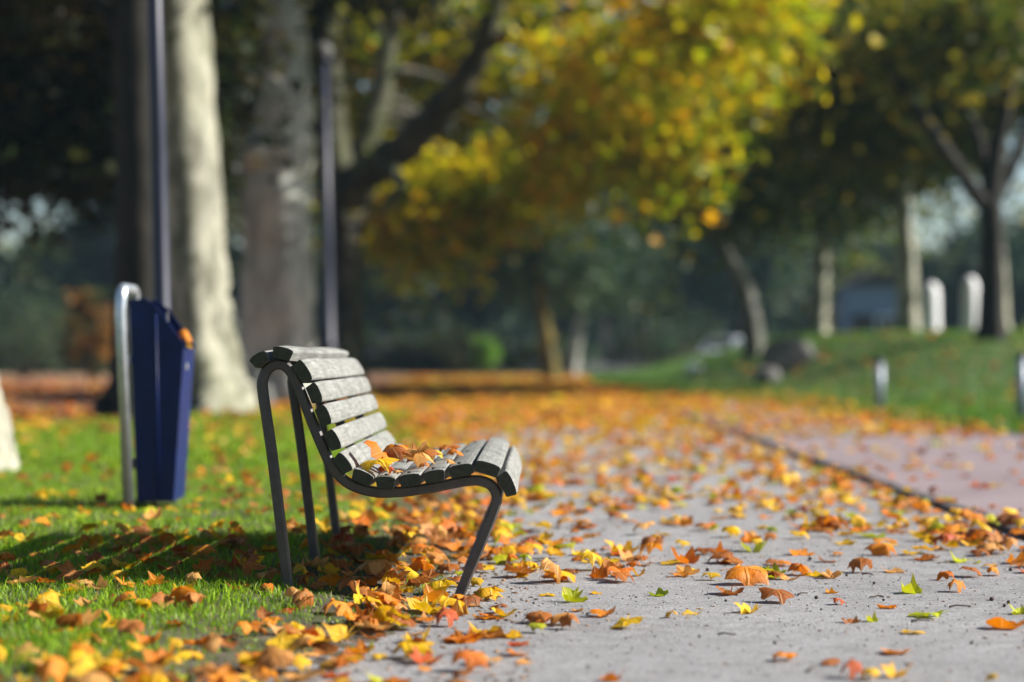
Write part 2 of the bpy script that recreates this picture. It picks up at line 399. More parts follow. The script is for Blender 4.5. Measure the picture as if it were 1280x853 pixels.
def frame_mesh():
    n = len(fp); hw, hy, c = .0165, .0165, .006
    sec = [(hw, hy-c), (hw-c, hy), (-hw+c, hy), (-hw, hy-c), (-hw, -hy+c), (-hw+c, -hy), (hw-c, -hy), (hw, -hy+c)]
    vs = []
    for i, p in enumerate(fp):
        t = (fp[min(i+1, n-1)]-fp[max(i-1, 0)]).normalized(); nn = Vector((-t.z, 0, t.x))
        for (a, b) in sec: vs.append(p + nn*a + Vector((0, b, 0)))
    m = len(sec)
    fs = [(s*m+i, s*m+(i+1) % m, (s+1)*m+(i+1) % m, (s+1)*m+i) for s in range(n-1) for i in range(m)]
    fs += [tuple(range(m)), tuple(range(n*m-1, (n-1)*m-1, -1))]
    me = MB().add(vs, fs).mesh('support_frame', M['frame']); return me
fme = frame_mesh()
for yy in (.05, .87, 1.69):
    o = link('support_frame', fme, None, broot); o.location = (0, yy, 0)
# bolt heads along the near support on the seat slats' undersides, one flat cross rail behind the backrest
for yy in (.05, .87, 1.69):
    for (x, z, a, thk) in SLW[8:12]:
        b = MB().tube([(0, 0, -.004), (0, 0, .003)], .007, 8).build('bolt', M['frame'], broot)
        b.location = (x + math.sin(a)*(thk/2+.0045), yy, z + math.cos(a)*(thk/2+.0045)); b.rotation_euler = (0, a, 0)

# ------------------------------------------------------------------ litter bin
yb = 10.2; kx = yb/FPX
def bp(zx, zy):                                # zoom picture of the bin -> local x (from post), z
    px, py = zx*.4453, 320+zy*.4453
    return ((px-640)*kx, CAMH-(py-HOR)*kx)
bx0 = bp(362, 715)[0]; bzg = float(lawn_z(bx0, yb))
bn = empty('litter_bin', (bx0, yb, 0)); props(bn, 'navy blue metal litter bin on a galvanised hoop post standing on the lawn', 'litter bin')
def L(zx, zy): x, z = bp(zx, zy); return (x-bx0, z)
D = .36
tl = L(340, 100); bl = L(363, 730)
hp = [(bl[0], 0, bl[1]), (tl[0]-.003, 0, tl[1]-.10), (tl[0], .005, tl[1]-.03)] + [(tl[0]+.002, .05*(1-math.cos(a)), tl[1]-.03+.045*math.sin(a)) for a in (R(45), R(90))] + \
     [(tl[0]+.002, D-.05*(1-math.cos(a)), tl[1]-.03+.045*math.sin(a)) for a in (R(90), R(45))] + [(tl[0], D-.005, tl[1]-.03), (tl[0]-.003, D, tl[1]-.10), (bl[0], D, bl[1])]
MB().tube(hp, .027, 14).build('hoop_post', M['galv'], bn, True)
prof = [L(360, 122), L(398, 121), L(436, 150), L(515, 258), L(487, 690), L(384, 690)]
ya, yc = .012, D-.012
def shell(poly, y0, y1, th, name, mat, top_edges):
    # closed sides, open sloping top: outer walls with thickness
    n = len(poly); cx = sum(p[0] for p in poly)/n; cz = sum(p[1] for p in poly)/n
    mb = MB()
    mb.prism(poly, 'y', y0, y0+th); mb.prism(poly, 'y', y1-th, y1)
    for i in range(n):
        if i in top_edges: continue
        a, b = Vector(poly[i]), Vector(poly[(i+1) % n]); d = (b-a).normalized(); nn = Vector((-d.y, d.x))
        if nn.dot(Vector((cx, cz))-a) < 0: nn = -nn
        q = [a+d*.0015, b-d*.0015, b-d*.0015+nn*th, a+d*.0015+nn*th]
        mb.prism([tuple(v) for v in q], 'y', y0+th+.001, y1-th-.001)
    return mb.build(name, mat, bn)
xm_t, xm_b = L(436, 150), L(446, 690)
back = [prof[0], prof[1], xm_t, xm_b, prof[5]]
front = [(xm_t[0]+.004, xm_t[1]-.006), prof[3], prof[4], (xm_b[0]+.004, xm_b[1])]
shell(back, ya, yc, .004, 'bin_body', M['navy'], (0, 1, 2))
shell(front, ya-.006, yc+.006, .004, 'bin_door', M['navy'], (0, 3))
# folded lip round the sloping mouth, lock plate, hinge rail
for y0 in (ya-.009, yc-.006):
    lip = MB(); ex = Vector((0, .0))
    for i in (1, 2):
        a, b = Vector(prof[i]), Vector(prof[i+1]); d = (b-a).normalized(); nn = Vector((-d.y, d.x))
        lip.prism([tuple(a), tuple(b), tuple(b+nn*.012), tuple(a+nn*.012)], 'y', y0, y0+.015)
    lip.build('rim', M['navy'], bn)
e0, e1 = Vector(prof[3]), Vector(prof[4]); dd = (e1-e0).normalized(); nn = Vector((dd.y, -dd.x)); nn = nn if nn.x > 0 else -nn
c = e0+dd*.09
lk = MB().box((0, 0, 0), (.006, .05, .03), 0, .002).build('lock_plate', M['galv'], bn); lk.location = (c.x+nn.x*.005, D*.30, c.y); lk.rotation_euler = (0, math.atan2(-dd.x, -dd.y), 0)
MB().tube([(xm_t[0]+.002, ya-.010, xm_t[1]-.02), (xm_b[0]+.002, ya-.010, xm_b[1]+.01)], .0055, 8).build('hinge_rail', M['navy'], bn, True)
for zz in (.25, .75):
    MB().box((L(358, 400)[0], D/2, zz), (.02, D-.03, .05), 0, .003).build('bracket', M['galv'], bn)

# ------------------------------------------------------------------ lamp posts
def lamp(pxb, pxt, pyt, y, height, r0, r1, label):
    b = P(pxb, HOR, y); x0 = b.x; lean = (pxt-pxb)/FPX*y/((HOR-pyt)/FPX*y)
    root = empty('street_lamp', (x0, y, 0)); props(root, label, 'street lamp', 'park street lamps')
    lx = lambda z: lean*(z-CAMH)
    MB().tube([(lx(z), 0, z) for z in (-.05, .9, .93, 2.2, height)], [r0*1.35, r0*1.3, r0, r0*.92, r1], 16).build('pole', M['lampblue'], root, True)
    MB().tube([(lx(.92), 0, .885), (lx(.92), 0, .95)], [r0*1.45, r0*1.2], 16).build('collar', M['lampblue'], root, True)
    hx = lx(height)
    MB().tube([(hx, 0, height-.06), (hx, 0, height), (hx, 0, height+.04)], [r1*1.3, .10, .11], 16).build('lamp_neck', M['lampblue'], root, True)
    MB().tube([(hx, 0, height+.04+z) for z in (0, .06, .13, .18, .20)], [.105, .125, .115, .07, .02], 16).build('lamp_globe', M['rock'], root, True)
    return root
lamp(204, 193, 0, 14.0, 5.0, .056, .038, 'tall dark blue lamp post rising behind the litter bin')
lamp(411, 404, 65, 30.0, 4.95, .085, .06, 'dark lamp post with a round grey head behind the bench')

# ------------------------------------------------------------------ leaves
YEL = [(.74, .40, .004), (.80, .50, .008), (.70, .44, .006)]
ORA = [(.68, .20, .004), (.74, .27, .006), (.62, .15, .004)]
BRO = [(.36, .10, .012), (.44, .15, .022), (.28, .075, .012)]
TAN = [(.66, .31, .08), (.72, .38, .12), (.58, .25, .07)]
GRE = [(.38, .46, .006), (.48, .52, .01), (.28, .38, .006)]
RED = [(.42, .05, .006), (.50, .08, .008), (.34, .045, .006)]
PAL = dict(golden_yellow=YEL, orange=ORA, rusty_brown=BRO, pale_tan=TAN, yellow_green=GRE, dark_red=RED)
LM = {k: m_leafy('fallen_leaf_'+k, .34, .5, .35, False, v, .5 if k not in ('yellow_green',) else .3) for k, v in PAL.items()}
OUT = [(0, 1.0), (14, .80), (31, .62), (52, .92), (70, .74), (88, .60), (116, .76), (150, .55), (180, .16), (210, .55), (244, .76), (272, .60), (290, .74), (308, .92), (329, .62), (346, .80)]
def leaf_shape(kind, seed):
    rr = random.Random(seed); v = [(0, -.05, 0)]
    jit = [rr.uniform(.78, 1.15) for _ in OUT]
    for f in (.55, 1):
        for (a, r), j in zip(OUT, jit):
            a = R(a)
            rad = r*j*f if f == 1 else (.45*r*j+.12)
            v.append((math.sin(a)*rad, math.cos(a)*rad, 0))
    v += [(-.025, -.12, 0), (.025, -.12, 0), (.05, -.72, .10), (.015, -.74, .10)]
    cu = dict(flat=(.45, .30, .9), arched=(1.2, .5, 1.0), curled=(2.0, 1.0, 1.2), folded=(.8, .5, 1.3))[kind]
    th = rr.uniform(0, math.pi) if kind in ('curled', 'arched') else 0
    ct, st = math.cos(th), math.sin(th); sign = -1 if kind != 'folded' and rr.random() < .75 else 1
    out = []; flat = [tuple(p) for p in v]
    for i, (x, y, z) in enumerate(v):
        d = math.hypot(x, y); z += rr.gauss(0, .05) if 0 < i < 33 else 0
        z += .10*math.sin(x*5+seed)*math.cos(y*4+seed*2)*d*1.3*cu[2] + .05*math.sin(9*math.atan2(y, x+1e-6)+seed)*d
        u, w_ = x*ct+y*st, -x*st+y*ct
        k = cu[0]
        if k > .05: su = math.sin(u*k)/k; z += sign*(1-math.cos(u*k))/k
        else: su = u
        k2 = cu[1]; sw = math.sin(w_*k2)/k2; z += sign*(1-math.cos(w_*k2))/k2
        x, y = su*ct-sw*st, su*st+sw*ct
        if kind == 'folded':
            ph = .55; z += abs(x)*math.sin(ph); x *= math.cos(ph)
        out.append((x, y, z))
    zm = min(p[2] for p in out); out = [(a, b, c-zm) for a, b, c in out]
    n = len(OUT); f3 = [(0, 1+i, 1+(i+1) % n) for i in range(n)]
    f4 = [(1+i, 1+n+i, 1+n+(i+1) % n, 1+(i+1) % n) for i in range(n)] + [(2*n+1, 2*n+2, 2*n+3, 2*n+4)]
    return np.array(out, np.float32), np.array(f3), np.array(f4), np.array(flat, np.float32)
KINDS = ['flat', 'arched', 'curled', 'folded']
SHAPES = {k: [leaf_shape(k, 10*i+j) for j in range(3)] for i, k in enumerate(KINDS)}
LME = {}
def leaf_me(kind, j, colr):
    key = (kind, j, colr)
    if key not in LME:
        v, a, b, fl_ = SHAPES[kind][j]; LME[key] = npmesh('leaf', v, [a, b], LM[colr], smooth=True, flat=fl_)
    return LME[key]
CN = list(PAL)
def pick_col(on_grass, r, pal=None):
    p = [.34, .23, .17, .14, .08, .04] if not on_grass else [.30, .24, .22, .18, .03, .03]
    p = pal or p
    return CN[int(np.searchsorted(np.cumsum(p), r*.9999))]
leaves = []     # x, y, z, size, colour, kind, surface, tilt
def surf_z(x, y):
    if x < float(lawn_edge(y)) and y < lawn_end(x): return float(lawn_z(x, y)), 'lawn'
    if x < 2.15: return (0.004 if y > 38 or x < -1.3 else 0.0), 'grey path'
    if x < 2.27: return .022, 'kerb'
    if x < bank_edge(y): return .002, 'pink path'
    return float(bank_z(x, y)), 'bank'
def put(px, py, wpx, colr, kind):
    g = G(px, py+wpx*.10); y = g.y; x = g.x
    z, s = surf_z(x, y); leaves.append((x, y, z, wpx/FPX*y/1.4, colr, kind, s, .10))
hand = '''697 722 46 golden_yellow arched|684 743 22 golden_yellow flat|745 741 16 golden_yellow flat|772 724 38 rusty_brown arched|826 742 28 yellow_green folded|866 764 30 golden_yellow flat
722 763 18 pale_tan flat|930 724 62 orange curled|912 738 44 rusty_brown arched|968 748 46 rusty_brown arched|937 762 38 golden_yellow folded|946 716 40 yellow_green flat|968 718 36 yellow_green folded
998 716 34 orange curled|1030 715 46 golden_yellow flat|1075 712 36 rusty_brown curled|1118 712 36 pale_tan arched|1140 738 34 yellow_green folded|1046 754 20 dark_red curled|1066 775 30 rusty_brown arched
1090 775 20 yellow_green folded|1113 758 24 orange flat|1162 767 46 yellow_green flat|1195 737 26 orange curled|1210 718 32 rusty_brown arched|1240 717 26 orange curled|1252 780 52 orange arched|1275 765 26 yellow_green folded
1140 789 28 golden_yellow flat|1120 812 44 orange arched|980 823 32 orange arched|1036 828 30 rusty_brown curled|1065 843 36 dark_red curled|1120 842 44 golden_yellow folded|1090 846 36 golden_yellow curled
558 778 40 dark_red curled|584 798 46 orange flat|458 811 40 yellow_green folded|520 790 30 pale_tan flat|645 805 24 dark_red flat|596 815 20 pale_tan flat|658 826 26 pale_tan flat|440 818 30 rusty_brown flat|540 826 24 orange flat
580 848 34 rusty_brown curled|492 851 34 orange flat|430 851 30 golden_yellow curled|735 709 40 golden_yellow curled|760 700 34 golden_yellow flat|780 688 46 golden_yellow folded|815 695 44 orange curled|700 682 30 yellow_green flat
652 682 28 rusty_brown arched|678 676 30 golden_yellow flat|850 718 26 orange flat|858 700 40 orange folded|880 690 34 rusty_brown curled|906 700 40 rusty_brown arched|940 684 50 yellow_green folded|1000 690 40 orange flat
1035 660 38 orange curled|1100 690 40 orange curled|1090 668 40 yellow_green flat|1055 678 26 golden_yellow flat|1160 696 44 rusty_brown arched|1205 698 50 yellow_green flat|1180 682 36 dark_red curled|1240 690 40 pale_tan curled
1270 700 40 orange folded|1225 676 40 rusty_brown curled|1260 660 36 rusty_brown curled|1210 655 40 orange curled|1150 665 30 golden_yellow flat|1120 640 34 yellow_green flat|560 762 50 golden_yellow curled|530 760 44 golden_yellow folded
498 762 40 pale_tan curled|590 755 36 rusty_brown curled|545 748 46 orange folded|460 778 44 golden_yellow flat|420 772 40 orange curled|470 762 40 orange folded|505 778 36 rusty_brown arched|440 745 56 rusty_brown curled|470 722 50 pale_tan curled|420 720 44 rusty_brown curled
400 745 40 golden_yellow flat|452 700 40 rusty_brown curled|430 690 40 dark_red curled|500 690 40 rusty_brown curled|530 692 46 rusty_brown arched|545 702 30 golden_yellow folded|490 740 26 rusty_brown curled|560 715 30 rusty_brown curled|575 727 30 rusty_brown curled
640 658 30 yellow_green flat|620 668 26 orange curled|610 707 20 golden_yellow flat'''
for row in hand.replace('\n', '|').split('|'):
    a = row.split(); put(float(a[0]), float(a[1]), float(a[2]), a[3], a[4])
def scatter(x0, x1, y0, y1, dens, smin=.036, smax=.080, cond=None, kinds=(.3, .3, .25, .15), pal=None):
    n = rng.poisson((x1-x0)*(y1-y0)*dens)
    for _ in range(n):
        x, y = rng.uniform(x0, x1), rng.uniform(y0, y1)
        if cond is not None and rng.random() > cond(x, y): continue
        z, s = surf_z(x, y); g = s in ('lawn', 'bank')
        leaves.append((x, y, z+(rng.uniform(.0, .03) if g else rng.exponential(.004)), rng.uniform(smin, smax), pick_col(g, rng.random(), pal), KINDS[int(np.searchsorted(np.cumsum(kinds), rng.random()*.999))], s, .32 if g else .14))
edge = lambda x, y: float(np.exp(-((x-float(lawn_edge(y)))/.35)**2))
clump = lambda x, y: max(.06, .55+.42*math.sin(x*2.3+1.1*math.sin(y*.9))*math.sin(y*1.7+x)+.38*math.sin(x*5.7-y*2.1)*math.sin(y*3.9+x*1.3))
# grey path: thin close by, thick farther on
scatter(-.3, 2.15, 4.2, 7.0, 4.5, cond=lambda x, y: .35, smin=.018, smax=.05)
scatter(-.25, 2.15, 7.3, 9, 34, cond=clump)
scatter(-.25, 2.15, 9, 13, 64, cond=lambda x, y: .12+.88*clump(x, y))
scatter(-.5, 2.15, 13, 22, 60, cond=lambda x, y: .25+.75*clump(x, y))
scatter(-1.2, 2.15, 22, 40, 50, .045, .10)
scatter(-1.2, 2.15, 4.6, 24, 110, cond=lambda x, y: edge(x, y)*(.8 if (y < 6.6 or y > 8.6) else .45))
scatter(1.4, 2.3, 8.2, 16, 30, cond=lambda x, y: math.exp(-((x-2.0)/.35)**2))
scatter(2.27, 5.2, 9, 20, 8, cond=lambda x, y: .25+.75*clump(x, y))
scatter(2.27, 5.0, 20, 40, 30, .045, .10, cond=lambda x, y: .4+.6*clump(x, y) if x < bank_edge(y) else .6)
# lawn
scatter(-3.0, -.3, 4.2, 7.0, 125, .028, .068, cond=lambda x, y: (x < float(lawn_edge(y)))*(.9 if y < 6.2 else .5)*(.25+.75*clump(x*1.6, y*1.5)))
scatter(-3.6, -.2, 7.0, 11, 46, .028, .068, cond=lambda x, y: (x < float(lawn_edge(y)))*(.3+.7*clump(x*1.5, y*1.2))*(1.0 if x > -1.4 else .55))
scatter(-2.4, -.55, 6.9, 8.9, 38, .03, .075, pal=[.10, .12, .55, .12, .01, .10])
scatter(-7.6, -.3, 11, 20, 19, cond=lambda x, y: (x < float(lawn_edge(y)))*(.35+.65*clump(x, y))*(1 if x > -2.6 else .55))
scatter(-9, -.3, 20, 30, 15, .05, .10, cond=lambda x, y: (x < float(lawn_edge(y)))*1.0)
# edge of the bank, road
scatter(2, 12, 18, 48, 12, .05, .10, cond=lambda x, y: math.exp(-(max(0, x-bank_edge(y))/.5)**2)*(x > bank_edge(y)-.5))
scatter(-3.5, 3.0, 30, 78, 20, .07, .14, cond=lambda x, y: float(x < bank_edge(y)))
scatter(-22, -3.5, 21, 60, 7, .06, .13, cond=lambda x, y: float(y > lawn_end(x)), pal=[.06, .14, .55, .08, .0, .17])  # browner leaf mix stands in for shade over the left of the road
scatter(4, 14, 30, 50, 2.0, .06, .12)
SZ = [l[3]/l[1] for l in leaves]
def inframe(l):
    px = 640 + l[0]/l[1]*FPX; py = HOR + (CAMH-l[2])/l[1]*FPX
    return 0 <= px <= 1285 and py <= 858
order = sorted(range(len(leaves)), key=lambda i: -SZ[i] if inframe(leaves[i]) else 1)
nh = len(hand.replace('\n', '|').split('|'))
single = set(range(nh)) | set([i for i in order if i >= nh][:276-nh])
where = {'lawn': 'lying in the grass of the lawn', 'grey path': 'lying on the grey path', 'kerb': 'lying on the dark kerb', 'pink path': 'lying on the pink path', 'bank': 'lying on the grassy bank'}
tv, t3, t4, tc, tf = [], [], [], [], []; nb = 0
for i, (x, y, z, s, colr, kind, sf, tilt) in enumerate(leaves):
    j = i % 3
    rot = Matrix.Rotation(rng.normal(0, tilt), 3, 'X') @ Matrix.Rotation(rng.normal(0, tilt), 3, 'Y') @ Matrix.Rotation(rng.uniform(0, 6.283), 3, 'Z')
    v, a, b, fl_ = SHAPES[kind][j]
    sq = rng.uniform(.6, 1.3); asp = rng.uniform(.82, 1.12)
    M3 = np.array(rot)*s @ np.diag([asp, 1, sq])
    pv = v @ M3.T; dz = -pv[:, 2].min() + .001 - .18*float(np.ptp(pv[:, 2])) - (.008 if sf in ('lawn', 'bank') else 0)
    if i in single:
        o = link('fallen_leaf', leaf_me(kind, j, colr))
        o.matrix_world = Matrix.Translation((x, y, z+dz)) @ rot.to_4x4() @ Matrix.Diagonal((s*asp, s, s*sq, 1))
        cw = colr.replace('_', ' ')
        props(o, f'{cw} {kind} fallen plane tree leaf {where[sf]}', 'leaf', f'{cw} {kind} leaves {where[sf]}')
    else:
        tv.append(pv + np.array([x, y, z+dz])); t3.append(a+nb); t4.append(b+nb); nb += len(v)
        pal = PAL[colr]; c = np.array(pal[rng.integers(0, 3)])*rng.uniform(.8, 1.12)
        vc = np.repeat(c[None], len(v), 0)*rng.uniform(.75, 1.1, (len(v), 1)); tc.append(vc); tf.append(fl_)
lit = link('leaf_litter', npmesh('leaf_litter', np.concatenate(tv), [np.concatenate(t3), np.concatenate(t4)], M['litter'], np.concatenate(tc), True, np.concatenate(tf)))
props(lit, 'small and distant fallen autumn leaves carpeting path, lawn and road', 'leaves', kind='stuff')

# leaves on the bench
bm_ = broot.matrix_basis if False else Matrix.Translation((-.46, YB, 0)) @ Matrix.Rotation(R(-.75), 4, 'Z')
def bleaf(si, off, yl, lift, s, colr, kind, j, rot, label):
    s *= 1.15
    x, z, a, thk = SLW[si]
    v = Vector((x+off*math.cos(a)+math.sin(a)*(thk/2+lift), yl, z-off*math.sin(a)+math.cos(a)*(thk/2+lift)))
    o = link('bench_leaf', leaf_me(kind, j, colr))
    from mathutils import Euler
    rm = Euler([R(q) for q in rot]).to_matrix()
    zmin = min((rm @ Vector(c_)).z for c_ in SHAPES[kind][j][0].tolist())*s
    o.matrix_world = Matrix.Translation((bm_ @ v) - Vector((0, 0, min(zmin, 0)*.8))) @ rm.to_4x4() @ Matrix.Scale(s, 4)
    props(o, label, 'leaf', 'leaves on the bench seat')
BL = [(7, .00, .16, .012, .072, 'orange', 'arched', 0, (55, 20, 60), 'upright bright orange leaf leaning on the bench backrest'),
 (9, -.01, .30, .004, .088, 'pale_tan', 'curled', 1, (8, 10, 30), 'large pale tan curled leaf heaped on the bench seat'),
 (8, .02, .22, .006, .070, 'rusty_brown', 'curled', 2, (-15, 5, 140), 'rusty brown curled leaf inside the heap on the bench seat'),
 (8, -.02, .08, .004, .072, 'golden_yellow', 'arched', 0, (5, 12, 200), 'golden yellow arched leaf at the front end of the bench heap'),
 (9, .03, .42, .004, .080, 'rusty_brown', 'curled', 1, (16, -18, 10), 'rusty brown curled leaf at the far side of the bench heap'),
 (9, .00, .25, .045, .070, 'pale_tan', 'arched', 1, (10, -12, 300), 'pale tan arched leaf on top of the bench heap'),
 (8, .01, .30, .030, .066, 'orange', 'curled', 2, (20, 8, 100), 'orange curled leaf resting high in the bench heap'),
 (8, .00, .04, .002, .036, 'dark_red', 'curled', 0, (0, 0, 20), 'small dark red leaf at the near end of the bench seat'),
 (9, -.034, .03, .002, .022, 'pale_tan', 'curled', 1, (0, 0, 70), 'tiny pale leaf scrap at the bench slat end'),
 (10, -.036, .12, .0, .026, 'orange', 'curled', 2, (20, 0, 20), 'small orange leaf stuck between two bench seat slats'),
 (11, -.040, .12, .0, .024, 'pale_tan', 'curled', 0, (30, 0, 80), 'small pale tan leaf wedged in a bench seat gap'),
 (11, -.040, .62, .0, .040, 'orange', 'curled', 1, (20, 0, 10), 'orange leaf caught in a gap halfway along the bench seat'),
 (10, .01, .95, .002, .052, 'rusty_brown', 'arched', 0, (5, 0, 40), 'rusty brown arched leaf alone on the far half of the seat'),
 (10, -.03, .50, .002, .05, 'golden_yellow', 'curled', 2, (10, 10, 10), 'golden yellow leaf behind the tan heap on the bench')]
for r_ in BL: bleaf(*r_)
# leaf on the bin
for k, (zx, zy, s, c_, kd, rot, lab) in enumerate([(512, 226, .06, 'orange', 'curled', (60, 20, 10), 'bright orange curled leaf caught on the rim of the blue bin'), (522, 250, .032, 'golden_yellow', 'arched', (30, 30, 60), 'small yellow leaf on the lower lip of the blue bin')]):
    x, z = bp(zx, zy)
    from mathutils import Euler
    o = link('bin_leaf', leaf_me(kd, 1, c_)); o.matrix_world = Matrix.Translation((x, yb+.06+.04*k, z-.012)) @ Euler([R(q) for q in rot]).to_matrix().to_4x4() @ Matrix.Scale(s, 4)
    props(o, lab, 'leaf')
# seeds and twigs on the path
def seed_me(k):
    bm = bmesh.new(); bmesh.ops.create_icosphere(bm, subdivisions=2, radius=.008)
    rr = random.Random(k)
    for v in bm.verts: v.co *= rr.uniform(.82, 1.15)
    me = bpy.data.meshes.new('seed_ball'); bm.to_mesh(me); bm.free(); me.materials.append(M['seed']); return me
sms = [seed_me(k) for k in range(3)]
for k, (px, py) in enumerate([(1020,749),(1104,752),(1092,731),(1026,764),(1085,760),(1239,751),(1260,755),(1255,759),(1263,714),(1058,721),(884,714),(976,752),(645,772),(667,756),(907,753),(874,798),(494,817),(735,836),(696,790),(1078,699),(1012,700),(968,806),(1214,806)]):
    g = G(px, py); o = link('seed_ball', sms[k % 3]); o.location = (g.x, g.y, .006); o.rotation_euler = (k, k*2, k*3); s = random.uniform(.35, .95); o.scale = (s, s, s)
    props(o, 'tiny round dark seed ball lying on the grey path', 'seed', 'seed balls on the path')
for k, (px, py, ln, az) in enumerate([(745,768,.07,.2),(1095,748,.05,1.1),(1085,720,.06,-.3),(1150,778,.06,.1),(590,747,.09,.15),(570,737,.1,-.1),(1200,760,.07,.05),(680,704,.10,.05),(1002,744,.05,.3),(908,795,.05,0),(1015,838,.08,.4)]):
    g = G(px, py); rr = random.Random(k)
    pts = smooth_path([(-ln/2, 0, .003), (-ln/6, rr.uniform(-.006, .006), .007), (ln/6, rr.uniform(-.008, .008), .005), (ln/2, rr.uniform(-.01, .01), .004)], 3)
    o = MB().tube(pts, [.0032-.0015*i/len(pts) for i in range(len(pts))], 6).build('twig', M['twig'], None, True)
    o.location = (g.x, g.y, .0015); o.rotation_euler.z = az*3
    props(o, 'short thin dark twig lying on the grey path', 'twig', 'twigs on the path')

# grit and leaf crumbs trodden into the path
def specks(name, n, x0, x1, y0, y1, smin, smax, pal, label, cat, flatness):
    x = rng.uniform(x0, x1, n); y = rng.uniform(y0, y1, n); k = x > lawn_edge(y)-.25; x, y = x[k], y[k]; n = len(x)
    sz = smin + (smax-smin)*rng.random(n)**2.5
    base = np.array([[1, 0, 0], [-.5, .87, 0], [-.5, -.87, 0], [.1, .1, 1.0], [-.2, .05, -.4]], np.float32)
    v = np.repeat(base[None], n, 0)*(1+rng.uniform(-.35, .35, (n, 5, 3))); v[:, :, 2] *= flatness
    a = rng.uniform(0, 6.283, n)[:, None]; X_ = v[:, :, 0]*np.cos(a)-v[:, :, 1]*np.sin(a); Y_ = v[:, :, 0]*np.sin(a)+v[:, :, 1]*np.cos(a)
    zz = np.where(x < lawn_edge(y), np.maximum(lawn_z(x, y), 0), 0)
    P_ = np.stack([X_*sz[:, None]+x[:, None], Y_*sz[:, None]+y[:, None], v[:, :, 2]*sz[:, None]+zz[:, None]+.001], -1).reshape(-1, 3)
    i_ = np.arange(n)[:, None]*5
    f_ = np.concatenate([i_+np.array([q]) for q in ([[0, 1, 3]], [[1, 2, 3]], [[2, 0, 3]], [[1, 0, 4]], [[2, 1, 4]], [[0, 2, 4]])])
    c_ = np.array(pal)[rng.integers(0, len(pal), n)]*rng.uniform(.7, 1.2, (n, 1))
    props(link(name, npmesh(name, P_, [f_.reshape(-1, 3)], M['crumb'], np.repeat(c_, 5, 0))), label, cat, kind='stuff')
specks('grit', 9000, -.9, 2.15, 4.3, 10, .0012, .0055, [(.10, .095, .09), (.30, .29, .28), (.18, .16, .14), (.42, .41, .40)], 'fine grit scattered over the grey path', 'grit', .7)
specks('leaf_crumbs', 900, -.9, 2.15, 4.5, 11, .003, .013, [(.20, .075, .02), (.10, .05, .02), (.40, .20, .05), (.07, .04, .025)], 'small broken crumbs of dry leaves on the grey path', 'leaf crumbs', .25)
specks('verge_crumbs', 1500, -.75, .05, 5.0, 9.5, .003, .014, [(.16, .07, .025), (.09, .05, .025), (.30, .15, .05), (.06, .045, .03)], 'dry leaf crumbs and soil crumbs around the bench feet', 'leaf crumbs', .35)
# ------------------------------------------------------------------ grass
def blades(name, x, y, z, h, wd, lean, cols, label, mat=None):
    n = len(x); a = rng.uniform(0, 6.283, n); b = rng.uniform(0, 6.283, n)
    ux, uy = np.cos(a)*wd, np.sin(a)*wd; lx, ly = np.cos(b)*lean*h, np.sin(b)*lean*h
    v = np.empty((n, 5, 3), np.float32)
    for k, (t, sgn, lf, hf) in enumerate([(1, -1, 0, 0), (1, 1, 0, 0), (.8, 1, .35, .6), (.8, -1, .35, .6), (0, 0, 1, 1)]):
        v[:, k, 0] = x + sgn*t*ux + lx*lf; v[:, k, 1] = y + sgn*t*uy + ly*lf; v[:, k, 2] = z - .004 + h*hf*(1-.25*lean*lf)
    i = np.arange(n)[:, None]*5
    c = np.repeat(cols[:, None, :], 5, 1).reshape(-1, 3)
    me = npmesh(name, v.reshape(-1, 3), [i+np.array([[0, 1, 2, 3]]), i+np.array([[3, 2, 4]])], mat or M['grass'], c)
    return props(link(name, me), label, 'grass', kind='stuff')
def gcol(n, lo=(.07, .18, .005), hi=(.38, .58, .012), dry=.11):
    t = rng.random((n, 1))**1.3; c = np.array(lo)*(1-t)+np.array(hi)*t
    d = rng.random(n) < dry; c[d] = np.array((.22, .20, .06))*rng.uniform(.7, 1.1, (d.sum(), 1)); return c
def gpts(n, x0, x1, y0, y1, keep):
    x = rng.uniform(x0, x1, n); y = rng.uniform(y0, y1, n); k = rng.random(n) < keep(x, y); return x[k], y[k]
def keep_near(x, y):
    d = lawn_edge(y)-x
    tuft = .55+.45*np.sin(x*9+2*np.sin(y*5))*np.sin(y*11+x*4)
    bare = np.exp(-(((x+.42)/.34)**2 + ((y-7.4)/1.3)**2))
    return sst(.0, .5, d)*(.35+.65*tuft)*(1-.8*bare)*(x > -.27*y-1.6)
xs, ys = gpts(150000, -3.9, -.1, 4.0, 8.5, keep_near)
x2, y2 = gpts(110000, -5.2, -.1, 8.5, 13.5, keep_near)
X, Y = np.concatenate([xs, x2]), np.concatenate([ys, y2]); n = len(X)
hh = rng.uniform(.02, .055, n)*(.7+.5*(np.sin(X*3.1+Y)*np.sin(Y*2.7)*.5+.5))*(.35+.65*sst(.1, .8, lawn_edge(Y)-X))
tall = rng.random(n) < .012; hh[tall] *= 1.9
blades('grass', X, Y, lawn_z(X, Y), hh, rng.uniform(.0011, .0024, n), rng.uniform(.15, .9, n), gcol(n), 'short green grass of the lawn under and behind the bench')
